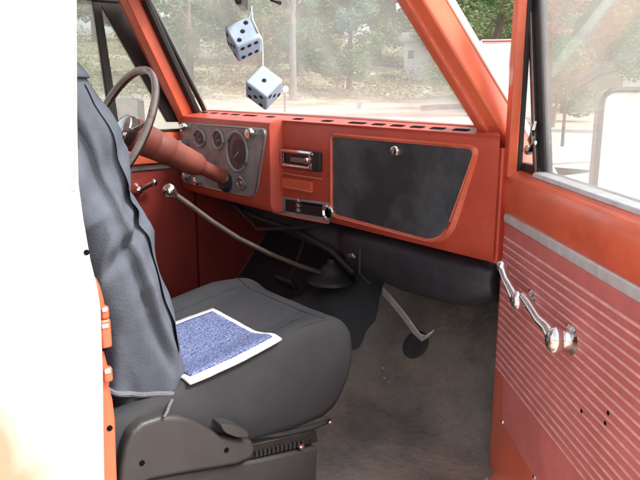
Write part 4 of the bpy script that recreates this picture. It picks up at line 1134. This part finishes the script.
# ================================================================== JACKET over the passenger seat back
jk = thing('jacket', 'grey cloth jacket draped over the back of the passenger seat', 'jacket', (SC, -0.85, 0.80))
def fy(z):
    tb = [(0.74, -0.742), (0.79, -0.745), (0.983, -0.748), (1.174, -0.797), (1.369, -0.852), (1.517, -0.915), (1.60, -0.955)]
    for (a, b), (c2, d2) in zip(tb, tb[1:]):
        if z <= c2: return b + (d2 - b) * (z - a) / (c2 - a)
    return tb[-1][1]
def jpos(u, t):
    a = 2 * math.pi * u
    zt_ = 1.575
    zbm = 0.80 + 0.065 * (0.5 - 0.5 * math.sin(a))  # hem lower at the front
    tt = t
    z = zbm + (zt_ - zbm) * min(1, tt / 0.93)
    k = 1.0
    if tt > 0.80: k = math.sqrt(max(0.0004, 1 - ((tt - 0.80) / 0.2) ** 2))
    if tt > 0.93: z = zt_ + 0.012 * (1 - k)
    shoulder = 1 - 0.10 * sm(0.55, 0.9, tt)
    hx = 0.222 * shoulder * (0.45 + 0.55 * k); hy = 0.098 * (1 + 0.10 * (1 - tt)) * max(k, 0.05)
    ca, sa = math.cos(a), math.sin(a)
    xx = math.copysign(abs(ca) ** 0.6, ca); yy = math.copysign(abs(sa) ** 0.6, sa)
    cx = SC; cy = fy(z) - 0.10
    p = V((cx + xx * hx, cy + yy * hy, z))
    nrm = V((ca * 0.9, sa, 0)).normalized()
    # folds: long diagonal drapes, sharper creases near mid height, flare at the hem
    s = (p.y + 1.0) * 1.0
    w_ = 0.0
    w_ += 0.014 * math.sin(26 * (p.y * 0.9 + p.z * 0.55) + 2.5 * mnoise.noise(V((p.y * 5, p.z * 3, 0)))) * (0.35 + 0.65 * sm(0.95, 1.35, z))
    w_ += 0.018 * mnoise.noise(V((p.x * 7, p.y * 12 + p.z * 5, p.z * 4)))
    cre = abs(mnoise.noise(V((p.x * 4 + 3, p.y * 10 - p.z * 6, p.z * 5))))
    w_ += 0.045 * (0.22 - cre) * sm(0.92, 1.2, z) * sm(1.55, 1.4, z)
    fold = math.exp(-((z - 1.235 - 0.9 * (p.y + 0.86)) / 0.02) ** 2) * math.exp(-((p.y + 0.875) / 0.05) ** 2)
    w_ += 0.020 * fold
    fold2 = math.exp(-((z - 1.19 - 0.9 * (p.y + 0.86)) / 0.016) ** 2) * math.exp(-((p.y + 0.875) / 0.05) ** 2)
    w_ -= 0.016 * fold2
    w_ += 0.006 * math.sin(9 * a) * sm(0.25, 0.0, tt)
    w_ += 0.012 * math.exp(-((p.y + 0.80 + 0.30 * (z - 0.95)) / 0.012) ** 2) * sm(0.86, 0.95, z) * sm(1.5, 1.35, z) * (ca > 0)
    w_ -= 0.014 * math.exp(-((p.y + 0.822 + 0.30 * (z - 0.95)) / 0.010) ** 2) * sm(0.86, 0.95, z) * sm(1.5, 1.35, z) * (ca > 0)
    return p + nrm * w_ * (k if tt > 0.8 else 1)
jm = obj('jacket_body', grid(jpos, 200, 140, True), 'jacket_cloth', jk, angle=80)
obj('hem', tube([jpos(k / 120, 0.004) + V((0, 0, -0.001)) for k in range(120)], 0.0065, 8, closed=True), 'jacket_hem', jk)
# loose front edge hanging past the seat corner
def placket(u, t):
    z = 0.90 + 0.60 * t
    tt = (z - 0.80) / (1.575 - 0.80) * 0.93
    base = jpos(0.085 + 0.085 * u, tt)
    out_ = (base - V((SC, fy(z) - 0.10, z))); out_.z = 0; out_.normalize()
    lift = 0.0015 + (0.010 + 0.006 * math.sin(t * 11 + 1)) * sm(0.75, 0.0, u) * (0.4 + 0.6 * math.sin(math.pi * t))
    return base + out_ * lift
obj('placket', grid(placket, 12, 60), 'jacket_cloth', jk, angle=80)
# collar folded at the top, cord loop at the hem
obj('collar', grid(lambda u, t: jpos(-0.18 + 0.5 * u, 0.92 - 0.07 * t) + V((0.004 * (1 + t), 0.003 * math.sin(u * 14), 0.003)), 40, 8), 'jacket_cloth', jk, solid=0.004, angle=80)
obj('cord_loop', tube([P(172, 400, 0, 0.62), P(169, 406, 0, 0.64), P(167, 412, 0, 0.652), P(164, 417, 0, 0.655)], 0.0035, 8), 'jacket_hem', jk)

# ================================================================== HANGING DICE
dice = thing('hanging_dice', 'pair of plush dice hanging on a white cord from the mirror', 'dice', (0.02, -0.21, 1.48))
PIPS = {1: [(0, 0)], 2: [(-1, -1), (1, 1)], 3: [(-1, -1), (0, 0), (1, 1)], 4: [(-1, -1), (-1, 1), (1, -1), (1, 1)], 5: [(-1, -1), (-1, 1), (0, 0), (1, -1), (1, 1)], 6: [(-1, -1), (-1, 0), (-1, 1), (1, -1), (1, 0), (1, 1)]}
def die(c, s, ex, ey, ez, faces, m_):
    ex, ey, ez = ex.normalized(), ey.normalized(), ez.normalized()
    d = obj('die', box(c, (s, s, s), ex, ey, ez), m_, dice, bevel=s * 0.09, seg=4)
    ax = {'x': (ex, ey, ez), 'y': (ey, ez, ex), 'z': (ez, ex, ey), '-x': (-ex, ez, ey), '-y': (-ey, ex, ez), '-z': (-ez, ey, ex)}
    for k, n in faces.items():
        a, b, c2 = ax[k]
        for i, j in PIPS[n]:
            obj('pip', lathe(c + a * (s / 2 - 0.0005) + b * (i * s * 0.27) + c2 * (j * s * 0.27), a, [(s * 0.09, 0), (s * 0.085, 0.0015), (s * 0.05, 0.0022), (s * 0.005, 0.0024)], 12), 'pip_black', d)
# orientation: the three edges that meet in the nearest corner, as seen on screen (right, up, toward the viewer)
def die_axes(cc, a, b):
    f_ = (cc - CAM).normalized(); r_ = f_.cross(Z).normalized(); u_ = r_.cross(f_)
    a = (r_ * a[0] + u_ * a[1] - f_ * a[2]).normalized(); b = (r_ * b[0] + u_ * b[1] - f_ * b[2])
    b = (b - a * a.dot(b)).normalized(); c = a.cross(b)
    if c.dot(f_) < 0: c = -c
    return -a, -b, -c
c1 = P(243.5, 39.5, 0, -0.01); c2 = P(264.0, 88, 0, 0.03)
s1 = 0.086
die(c1, s1, *die_axes(c1, (93, 40, -22), (-47, 75, -54)), {'z': 3, 'x': 5, 'y': 6, '-x': 2, '-y': 1, '-z': 4}, 'die_plush')
die(c2, s1, *die_axes(c2, (67, 66, -44), (-73, 63, -38)), {'z': 1, 'x': 5, 'y': 3, '-x': 2, '-y': 4, '-z': 6}, 'die_plush')
top = mc + V((0.01, -0.01, -0.04))
obj('cord', tube([P(251, 6, 0, 0.01), P(252.5, 20, 0, 0.02), P(258, 32, 0, 0.05), P(262, 40, 0, 0.045), P(262.5, 55, 0, 0.035), P(262.5, 66, 0, 0.03)], 0.003, 8), 'cord_white', dice)
obj('cord', tube([P(251, 6, 0, 0.01), P(250, 12, 0, 0.005), P(249, 18, 0, 0.0)], 0.003, 8), 'cord_white', dice)

# ================================================================== BACKGROUND
def leafcloud(n, blobs, size, seed):
    rnd = random.Random(seed)
    v, f = [], []
    tot = sum(b[3] for b in blobs)
    for b in blobs:
        cx, cy, cz, r = b
        for _ in range(int(n * r / tot)):
            while True:
                d = V((rnd.uniform(-1, 1), rnd.uniform(-1, 1), rnd.uniform(-1, 1)))
                if 0.05 < d.length < 1: break
            d = d.normalized() * (0.35 + 0.65 * rnd.random() ** 0.6)
            p = V((cx, cy, cz)) + V((d.x * r, d.y * r, d.z * r * 0.75))
            s = size * rnd.uniform(0.6, 1.4)
            a = V((rnd.gauss(0, 1), rnd.gauss(0, 1), rnd.gauss(0, 0.7))).normalized()
            x, y = frame_of(a)
            k = len(v)
            v += [p - x * s * 0.5, p + y * s * 0.28, p + x * s * 0.5, p - y * s * 0.28]
            f.append((k, k + 1, k + 2, k + 3))
    return v, f
def tree_geo(seed, h, spread, nleaf, size, low=0.14):
    rnd = random.Random(seed)
    trunk = [V((0, 0, -0.3))]
    n = 7
    for i in range(1, n + 1):
        trunk.append(V((rnd.uniform(-0.12, 0.12) * i * 0.4, rnd.uniform(-0.12, 0.12) * i * 0.4, h * 0.8 * i / n)))
    tg = [tube(trunk, [h * 0.022 * (1.25 - 0.9 * i / n) + 0.02 for i in range(n + 1)], 8)]
    blobs = [(trunk[-1].x, trunk[-1].y, h * 0.88, spread * 0.5)]
    for k in range(20):
        i = rnd.randint(1, n); b = trunk[i]
        a = rnd.uniform(0, 2 * math.pi); L = spread * rnd.uniform(0.45, 1.0) * (1.15 - 0.5 * i / n)
        e = b + V((math.cos(a) * L, math.sin(a) * L, rnd.uniform(0.15, 0.6) * L))
        if e.z < h * low: e.z = h * low + rnd.random()
        mid = (b + e) / 2 + V((0, 0, 0.12 * L))
        tg.append(tube([b, mid, e], [h * 0.009, h * 0.006, h * 0.002], 5))
        blobs.append((e.x, e.y, e.z, spread * rnd.uniform(0.28, 0.5)))
    return join(*tg), leafcloud(nleaf, blobs, size, seed)
def meshonly(name, geo, m_):
    o = obj(name, geo, m_); me = o.data; bpy.data.objects.remove(o); return me
kinds = []
for sd_, h_, sp_r, nl, sz in ((11, 12, 4.2, 11000, 0.32), (23, 15, 4.0, 11500, 0.33), (37, 10, 4.6, 11000, 0.30), (51, 13, 3.6, 7000, 0.34), (71, 11, 4.4, 26000, 0.17)):
    tgeo, lgeo = tree_geo(sd_, h_, sp_r, nl, sz)
    kinds.append((meshonly('trunk', tgeo, 'bark'), meshonly('crown', lgeo, 'leaves'), meshonly('crown', lgeo, 'scrub') if sd_ in (51, 37) else None))
KN = ['broad green tree', 'tall green tree', 'low spreading tree', 'thin brownish tree', 'leafy green tree']
def place_tree(kind, px, dist, sc, label, scrub=False, rot=None):
    g = G(px, dist); g.z = terrain_h(g.x, g.y)
    t = thing('tree', label, 'tree', g, 'trees behind the yard')
    t.scale = (sc, sc, sc * random.uniform(0.92, 1.1)); t.rotation_euler.z = random.uniform(0, 6.28) if rot is None else rot
    tr, cr, cs = kinds[kind]
    for nm, me in (('trunk', tr), ('crown', cs if (scrub and cs) else cr)):
        o = bpy.data.objects.new(nm, me); col.objects.link(o); o.parent = t
    return t
rows = []
rt_ = random.Random(5)
# (px, distance, kind, scale, scrub)
px = -60
while px < 860:
    rows.append((px + rt_.uniform(-10, 10), rt_.uniform(62, 76), rt_.choice((0, 1, 2, 3)), rt_.uniform(0.8, 1.1), rt_.random() < 0.35)); px += 52
px = -60
while px < 860:
    rows.append((px + rt_.uniform(-8, 8), rt_.uniform(84, 104), rt_.choice((0, 1, 1, 2)), rt_.uniform(1.0, 1.4), rt_.random() < 0.25)); px += 44
px = -60
while px < 860:
    rows.append((px + rt_.uniform(-8, 8), rt_.uniform(115, 140), rt_.choice((0, 1)), rt_.uniform(1.3, 1.8), False)); px += 50
def where(px):
    if px < 75: return 'behind the cab corner'
    if px < 180: return 'through the driver window'
    if px < 250: return 'through the windshield left of dice'
    if px < 330: return 'through the windshield beside the dice'
    if px < 450: return 'through the windshield right of dice'
    if px < 520: return 'between pillar and open door'
    if px < 640: return 'through the door window'
    return 'beyond the open door'
depthw = lambda d: 'in front row' if d < 80 else 'in middle row' if d < 110 else 'in back row'
ORD = ['first', 'second', 'third', 'fourth', 'fifth', 'sixth', 'seventh', 'eighth']
seen = {}
for px, dist, kd_, sc, sb in sorted(r_ for r_ in rows if not (385 < r_[0] < 445 and r_[1] < 80) and not (60 < r_[0] < 175 and r_[1] < 110) and not (130 < r_[0] < 215 and r_[1] > 110)):
    key = (depthw(dist), where(px)); k_ = seen.get(key, 0); seen[key] = k_ + 1
    place_tree(kd_, px, dist, sc, '%s, %s from left %s %s' % (KN[kd_], ORD[min(k_, 7)], depthw(dist), where(px)), sb)
for px, dist, kd_, sc, lb in ((494, 34, 4, 0.85, 'leafy green tree just behind the white van beyond the windshield pillar'), (532, 44, 4, 0.95, 'leafy green tree behind the vent window of the open door'),
                              (568, 40, 4, 0.8, 'leafy green tree left of the tan house outside the door window'), (515, 54, 4, 1.1, 'taller leafy tree far behind the white van')):
    place_tree(kd_, px, dist, sc, lb)
# pale trunk standing free in front of the wood
g = G(293, 56); g.z = terrain_h(g.x, g.y)
pt = thing('tree', 'pale bare tree trunk standing just right of the lower die', 'tree', g)
obj('trunk', tube([g + V((0, 0, -0.2)), g + V((0.02, 0, 2)), g + V((-0.05, 0.03, 5)), g + V((0.1, 0.1, 9.5)), g + V((0.0, 0.2, 13))], [0.36, 0.28, 0.25, 0.2, 0.12], 12), 'pale_bark', pt)
obj('branch', join(tube([g + V((0, 0, 6)), g + V((0.9, 0.6, 8)), g + V((1.3, 0.9, 10))], [0.12, 0.08, 0.03], 6), tube([g + V((0, 0, 7)), g + V((-0.9, -0.5, 8.6)), g + V((-1.5, -0.7, 11))], [0.11, 0.07, 0.02], 6)), 'pale_bark', pt)
# undergrowth on the slope
def undergrowth():
    rnd = random.Random(3); v, f = [], []
    for _ in range(70000):
        a = rnd.uniform(-120, 800); d = 56 + 80 * rnd.random() ** 1.1
        g = G(a, d); n_ = mnoise.noise(V((g.x * 0.12, g.y * 0.12, 2)))
        if n_ < -0.12: continue
        p = V((g.x, g.y, terrain_h(g.x, g.y) + rnd.random() ** 1.5 * (0.6 + 4.0 * max(0, n_ + 0.15))))
        s = rnd.uniform(0.12, 0.34); x, y = frame_of(V((rnd.gauss(0, 1), rnd.gauss(0, 1), rnd.gauss(0, 0.6))))
        k = len(v); v += [p - x * s * 0.5, p + y * s * 0.3, p + x * s * 0.5, p - y * s * 0.3]; f.append((k, k + 1, k + 2, k + 3))
    o = obj('undergrowth', (v, f), 'scrub'); o['kind'] = 'stuff'
undergrowth()

def facing(px, dist):
    """ground point and axes (right, away) as seen from the yard"""
    g = G(px, dist); g.z = terrain_h(g.x, g.y)
    aw = (g - CAM); aw.z = 0; aw.normalize()
    return g, V((aw.y, -aw.x, 0)), aw
def house(name, label, px, dist, wd, dp, hw, hr, wall, roofm, boards=0, wins=(), turn=0.0, door_at=None):
    g, rx, aw = facing(px, dist)
    q_ = Matrix.Rotation(turn, 3, 'Z'); rx, aw = q_ @ rx, q_ @ aw
    t = thing(name, label, 'house', g)
    L = g
    def w_(a, b, c): return L + rx * a + aw * b + Z * c
    wo = obj('wall', box(w_(0, dp / 2, hw / 2 - 0.2), (wd, dp, hw + 0.4), rx, aw, Z), wall, t)
    for k in range(boards):
        zz = 0.1 + (hw - 0.1) * (k + 0.5) / boards
        obj('board', box(w_(0, -0.012, zz), (wd, 0.03, (hw - 0.1) / boards - 0.025), rx, aw, Z), wall, wo)
    ov = 0.35
    ro_ = [w_(-wd / 2 - ov, -ov, hw), w_(-wd / 2 - ov, dp / 2, hw + hr), w_(-wd / 2 - ov, dp + ov, hw), w_(-wd / 2 - ov, dp + ov, hw - 0.12), w_(-wd / 2 - ov, dp / 2, hw + hr - 0.12), w_(-wd / 2 - ov, -ov, hw - 0.12)]
    obj('roof', prism(ro_, rx * (wd + 2 * ov)), roofm, t, smooth=False)
    obj('gable', prism([w_(-wd / 2, 0, hw), w_(-wd / 2, dp, hw), w_(-wd / 2, dp / 2, hw + hr - 0.1)], rx * wd), wall, t, smooth=False)
    for a, c, ww, hh in wins:
        wn = obj('window', box(w_(a, -0.05, c), (ww + 0.16, 0.08, hh + 0.16), rx, aw, Z), 'trim_white', t)
        obj('pane', box(w_(a, -0.085, c), (ww, 0.04, hh), rx, aw, Z), 'dark_window', wn)
    if door_at is not None:
        do = obj('door', box(w_(door_at, -0.05, 1.02), (0.95, 0.07, 2.04), rx, aw, Z), 'trim_white', t, bevel=0.01)
        obj('handle', ball(w_(door_at + 0.38, -0.11, 1.0), 0.05, 8, 6), 'dull_steel', do)
    return t
house('house', 'tan house with plank siding seen through the open door window', 640, 42, 7.4, 6.0, 3.5, 1.6, 'siding', 'roof_grey', 12, ((1.6, 1.9, 1.0, 1.2),), 0.0, -0.4)
house('house', 'small white cottage with grey roof among trees right of the dice', 416, 74, 2.6, 3.0, 3.9, 1.0, 'house_white', 'roof_grey', 0, ((-0.6, 2.6, 0.6, 0.8),), 0.0, 0.6)

# white van beyond the pillar
def van():
    g, rx, aw = facing(508, 21)
    g.z = 0
    t = thing('van', 'white van parked end-on behind the windshield pillar with dark rear windows', 'van', g)
    def w_(a, b, c): return g + rx * a + aw * b + Z * c
    hw_ = 0.86
    side = [(0.0, 0.42), (-0.02, 1.2), (0.10, 2.66), (0.22, 2.76), (3.6, 2.74), (3.95, 2.6), (4.45, 1.5), (5.0, 1.3), (5.05, 0.5)]
    obj('body', prism([w_(-hw_, a, c) for a, c in side], rx * (2 * hw_)), 'white_paint', t, bevel=0.07, seg=4)
    for s_ in (-1, 1):
        d_ = obj('rear_door', box(w_(s_ * 0.42, -0.012 + 0.03, 1.55), (0.80, 0.03, 2.1), rx, aw, Z), 'white_paint', t, bevel=0.012)
        d_.rotation_euler = (0, 0, 0)
        obj('pane', prism([w_(s_ * 0.42 + a, 0.0 + b - 0.02, c) for a, b, c in ((-0.3, 0.03, 1.82), (0.3, 0.03, 1.82), (0.28, 0.05, 2.3), (-0.28, 0.05, 2.3))], aw * 0.03), 'dark_window', d_)
        obj('tail_light', box(w_(s_ * 0.79, -0.02, 1.25), (0.10, 0.05, 0.32), rx, aw, Z), 'red_paint', t, bevel=0.01)
        obj('side_mirror', box(w_(s_ * 1.05, 3.9, 1.75), (0.2, 0.08, 0.26), rx, aw, Z), 'black_plastic', t, bevel=0.03)
    obj('roof_strip', box(w_(0, 0.09, 2.70), (1.6, 0.05, 0.05), rx, aw, Z), 'red_paint', t, bevel=0.01)
    obj('bumper', box(w_(0, -0.08, 0.52), (1.8, 0.14, 0.16), rx, aw, Z), 'dull_steel', t, bevel=0.03)
    for a in (0.9, 4.1):
        for s_ in (-1, 1):
            wl = obj('wheel', lathe(w_(s_ * (hw_ + 0.01), a, 0.34), rx * -s_, [(0.18, 0), (0.32, 0.0), (0.34, 0.03), (0.34, 0.18), (0.3, 0.21), (0.1, 0.21)], 24), 'rubber', t)
            obj('hub_cap', lathe(w_(s_ * (hw_ + 0.02), a, 0.34), rx * -s_, [(0.02, -0.01), (0.12, 0), (0.18, 0.02)], 18), 'dull_steel', wl)
van()
# mailbox on a post beside the lower die
g, rx, aw = facing(284.5, 40)
mb = thing('mailbox', 'white mailbox on a dark post beside the lower die', 'mailbox', g)
obj('post', box(g + Z * 0.5, (0.12, 0.12, 1.1), rx, aw, Z), 'deadwood', mb, bevel=0.01)
mp_ = [g + rx * (math.cos(a) * 0.17) + Z * (1.28 + max(math.sin(a), -0.75) * 0.2) for a in [2 * math.pi * k / 20 for k in range(20)]]
obj('box', prism([p - aw * 0.05 + rx * 0.06 for p in mp_], aw * 0.45), 'trim_white', mb, bevel=0.01)
# blue bucket, fallen log, thin post
g, rx, aw = facing(360, 46)
bk = thing('bucket', 'pale blue bucket on the grass beyond the glove box', 'bucket', g)
obj('pail', lathe(g - Z * 0.02, Z, [(0.14, 0), (0.19, 0.36), (0.205, 0.37), (0.205, 0.4), (0.18, 0.4), (0.13, 0.05), (0.02, 0.05)], 18), 'pot_blue', bk)
obj('handle', tube([g + rx * 0.2 + Z * 0.38, g + rx * 0.1 + Z * 0.55, g + rx * -0.1 + Z * 0.55, g + rx * -0.2 + Z * 0.38], 0.012, 6), 'dull_steel', bk)
g, rx, aw = facing(446, 44)
lg = thing('fallen_log', 'dark fallen log lying on the grass near the windshield pillar', 'log', g)
obj('stem', tube([g + rx * -1.5 + Z * 0.12, g + rx * -0.6 + Z * 0.15 + aw * 0.1, g + rx * 0.5 + Z * 0.17, g + rx * 1.5 + Z * 0.22], [0.10, 0.15, 0.17, 0.2], 10), 'deadwood', lg)
obj('limb', tube([g + rx * -0.4 + Z * 0.15, g + rx * -0.9 - aw * 2.5 + Z * 0.12, g + rx * -1.3 - aw * 4 + Z * 0.08], [0.08, 0.07, 0.05], 8), 'pale_bark', lg)
g, rx, aw = facing(567, 17)
po = thing('garden_post', 'thin dark post standing at the roadside outside the door window', 'post', g)
obj('stake', tube([g - Z * 0.1, g + Z * 0.7, g + Z * 1.42], [0.04, 0.038, 0.03], 10), 'deadwood', po)
obj('cap', lathe(g + Z * 1.42, Z, [(0.045, 0), (0.05, 0.02), (0.02, 0.05), (0.002, 0.055)], 10), 'deadwood', po)
# leaning trunk by the house, red-flowering shrub
g, rx, aw = facing(553, 30)
ln_ = thing('leaning_tree', 'leaning brown tree trunk slanting up beside the tan house', 'tree', g)
pa = g - Z * 0.1
obj('trunk', tube([g + rx * -0.5 - Z * 0.1, g + rx * -0.3 + Z * 0.6, g + rx * 0.4 + Z * 1.4, g + rx * 1.5 + Z * 2.0, g + rx * 3.0 + Z * 2.7], [0.2, 0.18, 0.15, 0.12, 0.06], 10), 'pale_bark', ln_)
obj('crown', leafcloud(1200, [(g.x + rx.x * 3, g.y + rx.y * 3, 3.6, 1.4), (g.x + rx.x * 1, g.y + rx.y, 0.8, 0.8)], 0.22, 9), 'leaves', ln_)
g, rx, aw = facing(556, 26)
rs = thing('flowering_shrub', 'tall shrub with pinkish red blossom just outside the vent window post', 'shrub', g)
obj('stem', join(tube([g, g + rx * 0.15 + Z * 2, g + rx * 0.3 + Z * 4.4], [0.06, 0.05, 0.02], 8), tube([g, g - rx * 0.3 + Z * 2, g - rx * 0.2 + Z * 3.6], [0.05, 0.04, 0.02], 8)), 'bark', rs)
obj('blossom', leafcloud(700, [(g.x + rx.x * 0.2, g.y + rx.y * 0.2, 4.2, 0.75), (g.x - rx.x * 0.1, g.y - rx.y * 0.1, 3.3, 0.5)], 0.16, 4), 'pink_bloom', rs)
obj('foliage', leafcloud(900, [(g.x, g.y, 2.6, 0.9), (g.x, g.y, 1.2, 0.8)], 0.2, 6), 'leaves', rs)
